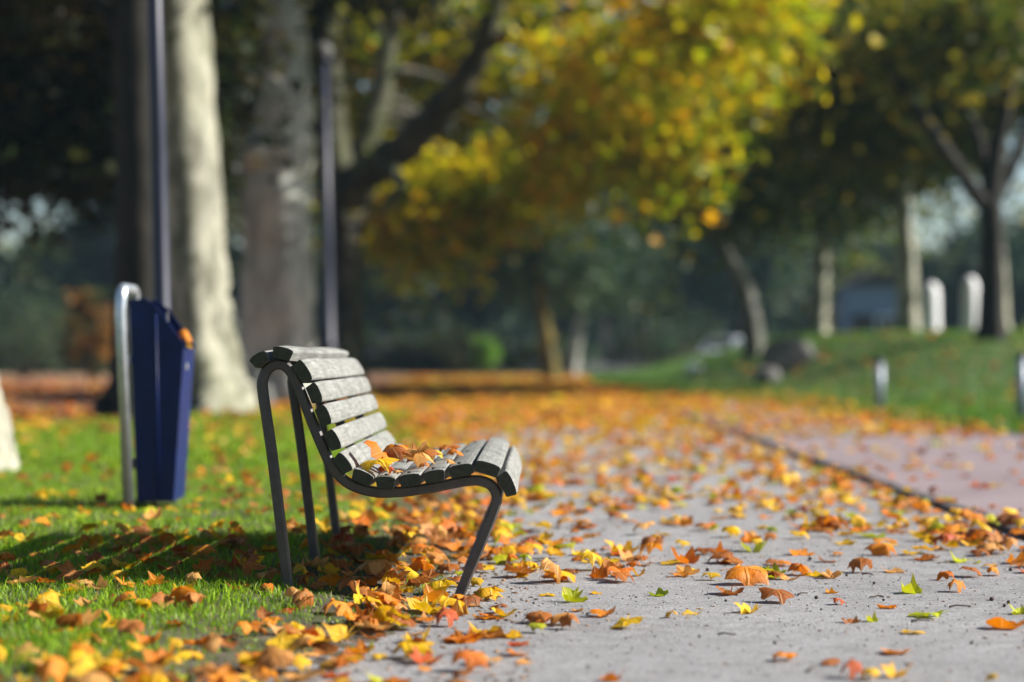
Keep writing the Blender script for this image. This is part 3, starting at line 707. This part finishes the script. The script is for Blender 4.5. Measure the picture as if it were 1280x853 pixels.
# moss and weeds by the bench feet
xm, ym = gpts(26000, -.9, .0, 6.2, 9.2, lambda x, y: np.exp(-(((x+.38)/.28)**2))*(np.sin(x*13+y*7)*np.sin(y*9-x*5) > .05)*(x < lawn_edge(y)+.02))
n = len(xm); blades('moss', xm, ym, np.maximum(lawn_z(xm, ym), .002), rng.uniform(.006, .016, n), rng.uniform(.0015, .003, n), rng.uniform(.3, 1.2, n), gcol(n, (.08, .12, .02), (.24, .30, .06), .1), 'low moss and weeds growing between the bench feet')
xf, yf = gpts(150000, -10.5, -.3, 13.5, 31, lambda x, y: sst(0, .4, lawn_edge(y)-x)*(x > -.27*y-2)*(y < lawn_end(x)))
n = len(xf); blades('far_grass', xf, yf, lawn_z(xf, yf), rng.uniform(.03, .07, n), rng.uniform(.004, .008, n), rng.uniform(.2, .9, n), gcol(n), 'sunlit green grass of the lawn around the tree trunks')
xb, yb2 = gpts(260000, 1.0, 24, 14, 80, lambda x, y: (x > bank_edge(y)+.05)*(x < .27*y+2.5)*np.clip(1.3-y/80, .2, 1))
n = len(xb); blades('bank_grass', xb, yb2, bank_z(xb, yb2), rng.uniform(.04, .10, n), rng.uniform(.008, .018, n), rng.uniform(.2, .9, n), gcol(n, (.03, .10, .005), (.15, .34, .012)), 'green grass growing over the sloping bank')

# ------------------------------------------------------------------ trees
def crown_mesh(name, blobs, size, pal, per=60, spread=.42, mat=None, seed=0):
    """blobs: (cx,cy,cz,rx,ry,rz,clumps). Leaf-sized folded faces in clumps spread through the volume"""
    r = np.random.default_rng(seed); cs = []
    for (cx, cy, cz, rx, ry, rz, k) in blobs:
        d = r.normal(size=(k, 3)); d /= np.linalg.norm(d, axis=1)[:, None]
        rad = r.uniform(.25, 1.08, (k, 1))**.6
        cs.append(np.array([cx, cy, cz]) + d*rad*np.array([rx, ry, rz]))
    cs = np.concatenate(cs); K = len(cs)
    cl = np.array(pal)[r.integers(0, len(pal), K)]*r.uniform(.7, 1.25, (K, 1))
    c = np.repeat(cs, per, 0); n = len(c)
    p = c + r.normal(size=(n, 3))*np.repeat(r.uniform(.6, 1.4, (K, 1)), per, 0)*spread*np.array([1, 1, .75])
    col = np.repeat(cl, per, 0)*r.uniform(.75, 1.25, (n, 1)); mixm = r.random(n) < .25
    col[mixm] = np.array(pal)[r.integers(0, len(pal), mixm.sum())]
    a = r.normal(size=(n, 3)); a[:, 2] *= .6; a /= np.linalg.norm(a, axis=1)[:, None]
    q = r.normal(size=(n, 3)); b = np.cross(a, q); b /= np.linalg.norm(b, axis=1)[:, None]; nn = np.cross(a, b)
    s = size*r.uniform(.6, 1.3, (n, 1))
    v = np.stack([p-a*s, p+b*s*.62+nn*s*.2, p+a*s, p-b*s*.62+nn*s*.2], 1).reshape(-1, 3)
    i = np.arange(n)[:, None]*4
    return npmesh(name, v, [i+np.array([[0, 1, 2]]), i+np.array([[0, 2, 3]])], mat or M['leaf'], np.repeat(col, 4, 0)), cs
def tree(name, base, trunk, rads, limbs, blobs, bark, pal, label, leaf=.11, per=60, spread=.42, seed=1, group='park trees', flare=.25, ntw=24, parts=True):
    """base: world point; trunk/limbs: world points; blobs: world ellipsoids"""
    bx = Vector(base); root = empty(name, bx); props(root, label, 'tree', group)
    rr = random.Random(seed)
    tp = smooth_path(trunk, 6); n = len(tp); rd = interp(np.linspace(0, 1, len(rads)), rads, n)
    loc = [p-bx for p in tp]
    for i in range(1, n): loc[i] += Vector((rr.uniform(-1, 1), rr.uniform(-1, 1), 0))*rd[i]*.05
    amp = [flare*math.exp(-3.2*i/n)+.03 for i in range(n)]
    rd = [a*rr.uniform(.96, 1.04) for a in rd]
    MB().tube(loc, rd, 20, 5, amp).build('trunk', bark, root, True)
    stems = [(p, rd[i]) for i, p in enumerate(loc) if i > n*.6]
    for (pts, lr) in limbs:
        sp = smooth_path(pts, 6); m = len(sp); lrd = interp(np.linspace(0, 1, len(lr)), lr, m)
        lp = [p-bx for p in sp]
        for i in range(1, m): lp[i] += Vector((rr.uniform(-1, 1), rr.uniform(-1, 1), rr.uniform(-1, 1)))*lrd[i]*.18
        MB().tube(lp, lrd, 12, 3, [.06]*m).build('limb', bark, root, True)
        stems += [(p, lrd[i]) for i, p in enumerate(lp)]
    if blobs:
        me, cs = crown_mesh('crown', [(x-bx.x, y-bx.y, z-bx.z, a, b, c, k) for (x, y, z, a, b, c, k) in blobs], leaf, pal, per, spread, seed=seed)
        if ntw and stems:
            mb = MB(); idx = list(range(len(cs))); rr.shuffle(idx)
            for k in idx[:ntw]:
                c = Vector(cs[k]); st = min(stems, key=lambda s: (s[0]-c).length + rr.uniform(0, .6))
                d = c-st[0]; mid = st[0]+d*.5+Vector((rr.uniform(-.2, .2), rr.uniform(-.2, .2), .12*d.length))
                r0 = min(st[1]*.5, .05+.012*d.length)
                mb.tube(smooth_path([st[0], mid, c], 4), interp([0, 1], [r0, .012], 9), 6)
            mb.build('branches', bark, root, True)['kind'] = 'stuff'
        link('crown', me, None, root)
    return root
GOLD = [(.56, .48, .003), (.46, .47, .004), (.62, .48, .004), (.30, .38, .004), (.62, .33, .003), (.22, .31, .004)]
OLIVE = [(.13, .16, .012), (.08, .12, .012), (.20, .18, .012), (.06, .10, .012), (.26, .20, .010)]
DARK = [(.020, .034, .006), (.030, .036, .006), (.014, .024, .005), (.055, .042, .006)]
TEAL = [(.045, .085, .045), (.06, .10, .045), (.035, .07, .04), (.08, .11, .04)]
def V(px, py, y): return P(px, py, y)
# 1 pale sunlit plane behind the bin
y = 27.2
tree('plane_tree', V(262, 524, y), [V(255, 532, y), V(253, 505, y), V(248, 470, y), V(240, 400, y), V(234, 300, y), V(224, 150, y), V(218, 0, y), V(212, -160, y), V(205, -330, y)],
     [.66, .60, .54, .49, .47, .45, .43, .36, .22],
     [([V(236, -40, y), V(150, -130, y+.6), V(20, -210, y+1.5), V(-120, -240, y+2)], [.2, .16, .11, .05]),
      ([V(232, -90, y), V(300, -200, y+.5), V(380, -320, y+1)], [.18, .13, .06]),
      ([V(228, -160, y), V(190, -260, y-1.2), V(120, -380, y-2.5)], [.16, .12, .05]),
      ([V(240, 100, y), V(170, 40, y+1.2), V(60, 10, y+2.6), V(-60, 20, y+3.5)], [.14, .10, .07, .03])],
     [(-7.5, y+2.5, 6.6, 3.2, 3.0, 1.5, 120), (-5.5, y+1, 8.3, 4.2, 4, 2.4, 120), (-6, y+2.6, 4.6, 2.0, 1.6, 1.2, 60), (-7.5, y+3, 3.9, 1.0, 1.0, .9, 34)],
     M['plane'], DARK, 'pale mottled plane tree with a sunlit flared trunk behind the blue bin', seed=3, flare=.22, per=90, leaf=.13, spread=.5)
# 2 grey shaded trunk with burls
y = 35
tree('plane_tree', V(340, 500, y), [V(343, 508, y), V(343, 490, y), V(344, 440, y), V(345, 350, y), V(345, 250, y), V(352, 170, y), V(357, 100, y), V(352, 0, y), V(345, -120, y), V(340, -230, y)],
     [.82, .70, .61, .57, .56, .52, .43, .33, .28, .16],
     [([V(340, 215, y), V(318, 190, y-.3), V(306, 176, y-.4)], [.34, .27, .12]),
      ([V(352, 0, y), V(300, -90, y+1), V(200, -150, y+2)], [.2, .14, .05]),
      ([V(350, -60, y), V(420, -150, y-.5), V(480, -230, y-1)], [.2, .14, .05])],
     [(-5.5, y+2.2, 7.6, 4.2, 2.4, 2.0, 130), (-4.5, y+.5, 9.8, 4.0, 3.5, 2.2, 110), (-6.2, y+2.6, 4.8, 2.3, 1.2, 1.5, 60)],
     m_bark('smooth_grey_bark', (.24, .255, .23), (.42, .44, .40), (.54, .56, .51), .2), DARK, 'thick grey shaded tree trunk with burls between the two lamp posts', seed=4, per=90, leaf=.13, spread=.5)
# 3 dark leaning limbs with the golden crown
y = 41
tree('plane_tree', V(425, 494, y), [V(424, 500, y), V(425, 470, y), V(427, 400, y), V(428, 320, y), V(427, 260, y), V(420, 215, y), V(412, 120, y), V(405, 0, y), V(400, -120, y)],
     [.52, .45, .38, .36, .38, .34, .27, .2, .12],
     [([V(425, 255, y), V(455, 222, y-.3), V(500, 188, y-.8), V(555, 135, y-1.2), V(592, 80, y-1.6), V(618, 10, y-2), V(640, -100, y-2)], [.38, .36, .33, .30, .24, .19, .1]),
      ([V(427, 250, y), V(452, 190, y+.2), V(474, 130, y+.5), V(484, 60, y+.8), V(500, -20, y+1), V(520, -120, y+1)], [.26, .24, .22, .19, .15, .08]),
      ([V(600, 65, y-1.7), V(680, 20, y-2.4), V(780, 5, y-3), V(870, 20, y-3.4)], [.12, .10, .07, .03]),
      ([V(560, 130, y-1.3), V(640, 120, y-2.4), V(720, 150, y-3.2), V(800, 200, y-3.6)], [.10, .08, .05, .02]),
      ([V(480, 200, y-.8), V(500, 235, y-1.5), V(470, 270, y-2)], [.20, .12, .04]),
      ([V(427, 300, y), V(447, 270, y+.2), V(460, 255, y+.4)], [.22, .18, .10])],
     [(2.1, y-3.0, 5.5, 2.0, 1.9, 1.3, 90), (2.6, y-3.4, 4.2, 1.0, 1.0, 1.0, 30), (1.0, y-2.6, 4.3, .7, .8, .9, 22), (.3, y+4.2, 7.2, 2.6, 1.4, 1.3, 90), (-1.7, y+1.2, 3.5, 1.5, .8, 1.0, 90),
      (-.3, y+3.8, 4.5, 1.7, .9, 1.0, 60), (3.6, y-1, 6.6, 2.0, 1.8, 1.2, 50), (-.2, y+.6, 4.0, 1.0, .6, .6, 26), (-2.9, y+5, 6.6, 2.8, 1.5, 2.2, 240), (-2.2, y+2, 9.2, 2.6, 2.4, 1.6, 60), (.6, y-5.9, 8.2, 2.0, 1.0, 1.6, 70), (3.3, y-5.8, 6.6, 1.7, 1.0, 1.2, 60)],  # closing pair of blobs added, mostly above view, to shade the grey trunk
     M['darkbark'], GOLD, 'dark tree with heavy slanting limbs and a golden yellow crown', leaf=.13, per=30, spread=.44, seed=5)
# dark trunk behind the bin
y = 24.6
tree('park_tree', V(172, 530, y), [V(170, 536, y), V(171, 515, y), V(174, 470, y), V(178, 380, y), V(178, 250, y), V(174, 100, y), V(168, -60, y), V(155, -220, y)],
     [.46, .38, .33, .31, .30, .29, .25, .14],
     [([V(166, 60, y), V(100, -20, y+.5), V(0, -60, y+1)], [.14, .10, .04])],
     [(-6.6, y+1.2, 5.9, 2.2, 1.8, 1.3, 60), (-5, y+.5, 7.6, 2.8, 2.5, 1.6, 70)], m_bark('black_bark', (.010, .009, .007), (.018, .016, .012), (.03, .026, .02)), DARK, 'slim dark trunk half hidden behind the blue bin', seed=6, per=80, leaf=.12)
# pale trunk at the left edge
y = 13.4
tree('plane_tree', V(-44, 592, y), [V(-27, 602, y), V(-28, 575, y), V(-30, 530, y), V(-38, 488, y), V(-48, 400, y), V(-45, 100, y), V(-50, -200, y), V(-52, -600, y)], [.25, .235, .205, .19, .18, .165, .15, .08],
     [], [(-4.2, y, 6.6, 1.8, 1.8, 1.6, 50)], M['plane'], OLIVE, 'pale plane trunk base cut off beside the lawn, nearer than the bin', seed=7, flare=.08, per=40, leaf=.10)
# right bank
def bt(name, pts, y, rads, limbs, blobs, bark, pal, label, **kw):
    z = float(bank_z(P(pts[0][0], 445, y).x, y)); b = P(pts[0][0], 445, y); b.z = z-.1
    return tree(name, b, [b] + [P(px, py, y+dy) for (px, py, dy) in [(p+(0,))[:3] for p in pts[1:]]], rads, [([P(px, py, y+dy) for (px, py, dy) in l], r) for l, r in limbs], blobs, bark, pal, label, **kw)
bt('park_tree', [(1238, 440), (1239, 400), (1240, 340), (1240, 290), (1237, 250), (1246, 190), (1262, 100), (1270, -60)], 41, [.30, .25, .215, .21, .23, .17, .13, .05],
   [([(1237, 262, 0), (1222, 245, -.2), (1200, 215, -.5), (1172, 175, -.9), (1130, 110, -1.4), (1085, 40, -2), (1050, -40, -2.4)], [.16, .15, .13, .12, .10, .08, .04]),
    ([(1240, 255, 0), (1262, 215, .3), (1285, 160, .6), (1320, 80, .9)], [.15, .13, .10, .05]),
    ([(1236, 240, 0), (1225, 180, .6), (1195, 90, 1.2), (1160, 0, 1.6)], [.12, .10, .08, .04])],
   [(7.9, 43.4, 5.9, 2.6, 1.6, 1.5, 100), (10.2, 43.8, 6.9, 3.0, 1.8, 1.6, 100), (6.2, 42.5, 6.9, 1.6, 1.4, 1.1, 45), (8.2, 39, 6.9, 2.2, 1.2, .8, 40), (10, 46.5, 9.5, 3.6, 2.5, 1.6, 70)], m_bark('darkened_bark', (.010, .009, .007), (.018, .016, .012), (.03, .026, .02)), OLIVE, 'black trunk forking low into spreading limbs on the green bank', seed=8, per=60, leaf=.12, spread=.55)  # bark colour blackened to take the sunlight off trunk and limbs
bt('park_tree', [(1250, 440), (1248, 400), (1247, 350), (1245, 310), (1240, 240), (1236, 60)], 47, [.26, .215, .20, .18, .16, .06], [], [(11.5, 48.5, 8.4, 3, 2.4, 1.6, 70)], M['plane'], OLIVE, 'pale sunlit trunk right behind the black forking tree', seed=9, per=50)
bt('park_tree', [(1135, 418), (1134, 380), (1133, 320), (1130, 260), (1126, 120), (1120, -60)], 52, [.28, .235, .22, .20, .17, .06],
   [([(1131, 280, 0), (1110, 235, .4), (1080, 190, .8)], [.12, .09, .04])], [(9.3, 53, 6.4, 3.4, 2.0, 1.5, 90), (7.2, 54, 4.9, 1.8, 1.4, 1.0, 34), (9, 52, 8.6, 3.8, 3, 1.8, 70)], M['plane'], OLIVE+TEAL, 'trunk with one shaded side near the two white pillars', seed=10, per=50, leaf=.14, spread=.65)
bt('park_tree', [(1024, 446), (1024, 400), (1026, 350), (1028, 300), (1032, 200), (1034, 20)], 55, [.25, .215, .20, .185, .16, .06], [], [(7.8, 56, 6.0, 2.8, 2.2, 2.2, 90), (7, 56, 8.4, 3.4, 3, 1.6, 60)], M['plane'], OLIVE+TEAL, 'straight pale birch-like trunk standing behind the boulder', seed=11, per=50, leaf=.14, spread=.65)
bt('park_tree', [(944, 462), (942, 430), (937, 390), (926, 350), (908, 316), (880, 250), (850, 120)], 50, [.27, .235, .215, .20, .18, .13, .06],
   [([(915, 328, 0), (930, 280, .4), (950, 220, .8)], [.11, .09, .04])], [(4.9, 51, 5.2, 2.2, 1.8, 1.5, 80), (5.2, 51.5, 7.4, 3.0, 2.4, 1.5, 70)], m_bark('shaded_grey_bark', (.07, .07, .06), (.12, .12, .105), (.18, .18, .16), .4), OLIVE+TEAL, 'grey leaning trunk bending left beside the dark boulder', seed=12, per=50, leaf=.14, spread=.6)  # grey bark darkened in colour to stand in for shade
# young trees in the middle distance
bt('young_tree', [(690, 474), (687, 450), (682, 420), (680, 395), (678, 340), (676, 250)], 67, [.24, .23, .24, .17, .14, .05], [], [(.9, 67.5, 3.9, 2.2, 1.6, 1.6, 60)], m_bark('mossy_bark', (.05, .05, .03), (.12, .095, .02), (.20, .13, .02), .2), TEAL, 'young leaning tree with yellow mossy trunk on the far verge', seed=13, per=50, leaf=.16, spread=.5)
bt('young_tree', [(714, 462), (718, 440), (724, 415), (728, 390), (735, 330), (740, 240)], 78, [.24, .21, .19, .17, .14, .05], [], [(3, 78.5, 4.2, 2.4, 1.6, 1.8, 60)], M['greybark'], TEAL, 'young pale trunk slanting right on the far verge', seed=14, per=50, leaf=.16, spread=.5)
# far trees behind the street
FAR = [(-42, 104, 13, 0), (-35, 112, 12, 1), (-29.5, 106, 9, 0), (-16.5, 108, 14, 1), (-11, 116, 15, 0), (-6.5, 107, 13, 1), (-2, 118, 16, 0), (2.6, 108, 14, 0), (7, 116, 15, 1), (11.5, 109, 14, 0), (16, 118, 13, 1), (20.5, 122, 9, 0), (24, 108, 8, 0), (29, 112, 9, 1), (36, 108, 14, 0), (-25.5, 118, 8, 1), (-32, 92, 9, 0), (-20, 110, 11, 0)]
FARL = ['blue green far tree at the outer end of the row past the dark car', 'dull green far tree behind the wide blue green shrub', 'low blue green far tree beside the bright sky gap', 'dull green far tree seen between bin and lamp post',
        'tall blue green far tree behind the thick grey trunk', 'dull green far tree above the dark blue parked car', 'tallest blue green far tree above the silver parked car', 'blue green far tree above the yellow mossy young tree',
        'tall dull green far tree between young trees and pink hut', 'blue green far tree rising over the white parked car', 'dull green far tree behind the grey leaning trunk', 'low blue green far tree behind the boulder',
        'small blue green far tree behind the blue grey hut', 'dull green far tree behind the white pillars', 'tall blue green far tree behind the black forking tree', 'low dull green far tree under the sky gap beyond the orange shrub', 'blue green tree standing on the near side of the street by the dark car', 'blue green far tree behind the pale sunlit trunk']
for k, (x, y, h, kind) in enumerate(FAR):
    tree('far_tree', (x, y, .4), [(x, y, .4), (x, y, 2), (x+.2, y, 4), (x, y+.2, h*.85)], [.42, .32, .27, .08], [], [(x, y, h*.56, 3.4, 3, h*.40, 110), (x+.5, y-1, h*.36, 3.2, 2, h*.16, 50)], M['darkbark'], TEAL if kind == 0 else TEAL+OLIVE, FARL[k], seed=40+k, per=30, leaf=.30, spread=.7, ntw=8, group='trees across the street')
# wood beyond the street, too far to tell its trees apart
me, _ = crown_mesh('distant_wood', [(x, 150+4*math.sin(x*.7), 2.6+.8*math.sin(x*.31)+.6*math.sin(x*.83), 3.2, 3.0, 3.0+.8*math.sin(x*.31), 34) for x in np.arange(-62, 63, 3.1)], .42, TEAL+[(.03, .06, .045)], 26, .8, seed=90)
props(link('distant_wood', me), 'distant blue green wood closing the view beyond the street', 'wood', kind='stuff')
# shrubs
def shrub(px, y, z0, wd, h, pal, label, seed, name='shrub'):
    x = (px-640)/FPX*y; root = empty(name, (x, y, z0)); props(root, label, 'shrub')
    mb = MB(); rr = random.Random(seed)
    for k in range(9):
        a = rr.uniform(0, 6.28); mb.tube([(0, 0, -.05), (math.cos(a)*wd*.2, math.sin(a)*wd*.2, h*.4), (math.cos(a)*wd*.38, math.sin(a)*wd*.38, h*.85)], [.04, .025, .01], 6)
    mb.build('stems', M['hedge'], root, True)
    me, _ = crown_mesh('foliage', [(0, 0, h*.52, wd*.5, wd*.45, h*.46, 40)], .11, pal, 40, wd*.12, seed=seed); link('foliage', me, None, root)
shrub(605, 83, .05, .9, 1.5, [(.14, .30, .03), (.20, .36, .05)], 'bright green sunlit bush at the far roadside', 61)
shrub(112, 62, 0, 1.3, 2.7, [(.30, .13, .015), (.12, .09, .02), (.05, .07, .02)], 'orange leaved shrub beyond the lawn by the blue bin', 62)
shrub(30, 70, 0, 5.5, 3.0, TEAL, 'wide blue green shrub at the far left roadside', 63)
shrub(560, 88, .1, 3.0, 1.5, DARK, 'low dark bush by the parked cars', 64)
shrub(830, 86, .2, 4.2, 1.9, DARK+TEAL, 'long dark bush beside the pink hut', 65)
# hedge across the street
hp_ = empty('hedge', (0, 89.5, .0)); props(hp_, 'long dark clipped hedge along the far roadside in front of the cars', 'hedge')
me, _ = crown_mesh('foliage', [(x, 0, .85, 1.9, .7, .85, 26) for x in np.arange(-46, 1.5, 2.6)], .2, DARK+TEAL, 26, .35, seed=70); link('foliage', me, None, hp_)
MB().box((-23, 0, .45), (47, .12, .7), 0, 0).build('wire_frame', M['hedge'], hp_)

# ------------------------------------------------------------------ boulder, white pillars, bollards, huts, cars
def boulder(px, py, y, d, label, seed):
    bm = bmesh.new(); bmesh.ops.create_icosphere(bm, subdivisions=3, radius=1); rr = random.Random(seed)
    dirs = [(Vector((rr.gauss(0, 1), rr.gauss(0, 1), rr.gauss(0, 1))).normalized(), rr.uniform(.62, .9)) for _ in range(14)]
    for v in bm.verts:
        for dn, o_ in dirs:
            q = v.co.dot(dn)
            if q > o_: v.co -= dn*(q-o_)
        v.co = Vector((v.co.x*d[0], v.co.y*d[1], v.co.z*d[2]))
    me = bpy.data.meshes.new('boulder'); bm.to_mesh(me); bm.free(); me.materials.append(M['rock'])
    o = link('boulder', me); g = P(px, py, y); o.location = (g.x, y, float(bank_z(g.x, y))+d[2]*.4); props(o, label, 'boulder'); return o
boulder(985, 455, 44, (.62, .5, .52), 'large dark grey boulder with a pale top on the bank', 3)
boulder(960, 468, 43, (.34, .3, .30), 'smaller boulder leaning against the large one', 5)
boulder(868, 480, 56, (.22, .2, .2), 'small pale boulder at the leafy verge', 8).data.materials[0] = M['white']
for k, (px, py, hgt, wd, y) in enumerate([(1164, 420, 1.22, .42, 50), (1213, 431, 1.28, .38, 48)]):
    x = (px-640)/FPX*y; z = float(bank_z(x, y)); root = empty('white_pillar', (x, y, z)); props(root, 'white rounded stone pillar on the bank between the tree trunks', 'pillar', 'white pillars on the bank')
    MB().tube([(0, 0, hgt*t) for t in (.03, .1, .5, .8, .9, .96, .99, 1)], [wd*.5*q for q in (1, 1, .98, .95, .82, .6, .35, .05)], 20).build('shaft', M['white'], root, True)
    MB().box((0, 0, .0), (wd*1.2, .4, .12), 0, .01).build('plinth', M['rock'], root)
def bollard(px, py, y, h, r, label):
    x = (px-640)/FPX*y; z = float(bank_z(x, y)) if x > bank_edge(y) else 0
    root = empty('bollard', (x, y, z)); props(root, label, 'bollard', 'steel bollards by the pink path')
    MB().tube([(0, 0, -.1), (0, 0, h)], r, 16).build('post', M['steel'], root, True)
    MB().tube([(0, 0, h), (0, 0, h+.03), (0, 0, h+.06)], [r*1.12, r*1.12, r*.6], 16).build('cap', M['black'], root, True)
    MB().tube([(0, 0, h*.80), (0, 0, h*.84)], r*1.03, 16).build('band', M['white'], root, True)
bollard(1099, 515, 28.6, .64, .062, 'grey steel bollard at the foot of the bank, below the white pillars')
bollard(1277, 527, 24.6, .72, .06, 'grey steel bollard at the grass corner of the pink path')
def hut(px, y, wd, dp, h, mat, label, rz=0):
    x = (px-640)/FPX*y; root = empty('hut', (x, y, .4), rz); props(root, label, 'hut')
    MB().box((0, 0, h/2), (wd, dp, h)).build('wall', mat, root)
    MB().prism([(-wd/2-.2, h+.003), (wd/2+.2, h+.003), (0, h+wd*.28)], 'y', -dp/2-.2, dp/2+.2).build('roof', M['roof'], root)
    d = MB().box((-wd*.22, -dp/2-.01, 1.0), (.85, .06, 2.0)).build('door', M['roof'], root)
    MB().box((-wd*.22+.3, -dp/2-.06, 1.0), (.04, .04, .14)).build('handle', M['steel'], d)
    wn = MB().box((wd*.22, -dp/2-.01, 1.5), (.9, .05, .9)).build('window', M['white'], root)
    for sx in (-1, 1): MB().box((wd*.22+sx*.21, -dp/2-.03, 1.5), (.36, .05, .78)).build('pane', M['glass'], wn)
hut(783, 92, 1.9, 2.2, 1.9, M['pinkwall'], 'small pale pink hut across the leafy road')
hut(1088, 84, 2.2, 2.4, 3.1, M['bluewall'], 'blue grey hut behind the bank with the white pillars')
def car(px, y, rz, mat, label):
    x = (px-640)/FPX*y; root = empty('parked_car', (x, y, .16), rz); props(root, label, 'car', 'cars parked across the street')
    low = [(-2.05, .32), (-2.1, .55), (-2.0, .82), (-1.15, .92), (1.55, .95), (2.05, .88), (2.12, .5), (2.0, .28)]
    b = MB(); b.prism(low, 'y', -.84, .84)
    cab = [(-1.15, .92), (-.45, 1.42), (1.0, 1.46), (1.75, .96)]; n = 4
    b.add([(p[0], -.80 if p[1] < 1 else -.62, p[1]) for p in cab] + [(p[0], .80 if p[1] < 1 else .62, p[1]) for p in cab], [(0, 1, 2, 3), (7, 6, 5, 4)] + [(i, n+i, n+(i+1) % n, (i+1) % n) for i in range(n)])
    b.build('body', mat, root)
    for s in (-1, 1):
        MB().add([(-.95, s*.785, 1.0), (-.42, s*.652, 1.36), (.22, s*.645, 1.38), (.22, s*.785, 1.0)], [(0, 1, 2, 3)]).build('side_window', M['glass'], root)
        MB().add([(.32, s*.785, 1.0), (.32, s*.645, 1.38), (.95, s*.65, 1.38), (1.4, s*.785, 1.02)], [(0, 1, 2, 3)]).build('side_window', M['glass'], root)
        for wx in (-1.32, 1.32):
            wl = MB().tube([(wx, s*.68, .16), (wx, s*.87, .16)], .31, 18).build('wheel', M['black'], root, True)
            MB().tube([(wx, s*.865, .16), (wx, s*.885, .16)], .2, 14).build('rim', M['steel'], wl, True)
        MB().box((-2.06, s*.6, .68), (.06, .34, .14), 0, .02).build('headlight', M['white'], root)
        MB().box((2.09, s*.62, .72), (.05, .3, .14), 0, .02).build('tail_light', m_simple('tail_red', (.35, .02, .02), .3), root)
    MB().add([(-1.12, -.68, .965), (-1.12, .68, .965), (-.50, .56, 1.40), (-.50, -.56, 1.40)], [(0, 1, 2, 3)]).build('windscreen', M['glass'], root)
    MB().box((-2.09, 0, .45), (.04, .52, .11)).build('number_plate', M['white'], root)
for px, yy, rz, c_, lab in [(462, 97, R(80), (.02, .025, .07), 'dark blue parked car facing the park'), (536, 96, R(96), (.015, .015, .017), 'black parked car facing the park'), (503, 99, R(88), (.22, .25, .30), 'silver grey parked car between blue and black cars'), (655, 98, R(5), (.03, .04, .09), 'navy blue car parked sideways along the street'),
                            (905, 97, R(70), (.55, .57, .6), 'white parked car beyond the leaning trunk'), (1000, 100, R(10), (.05, .06, .08), 'charcoal car parked sideways behind the boulder'), (70, 98, R(5), (.03, .035, .05), 'dark car parked sideways at the far left')]:
    car(px, yy, rz, m_simple('car_paint', c_, .25, .2, .05), lab)

# ------------------------------------------------------------------ air
t = NT('haze_air'); pv_ = t.n('ShaderNodeVolumePrincipled'); pv_.inputs['Color'].default_value = (.52, .78, 1.0, 1); pv_.inputs['Density'].default_value = .0003; pv_.inputs['Anisotropy'].default_value = 0
t.l(pv_.outputs[0], t.out.inputs['Volume'])
hz = MB().box((0, 70, 8.6), (240, 200, 20.0)).build('haze', t.m); props(hz, 'thin pale blue air between the far trees', 'haze', kind='stuff')
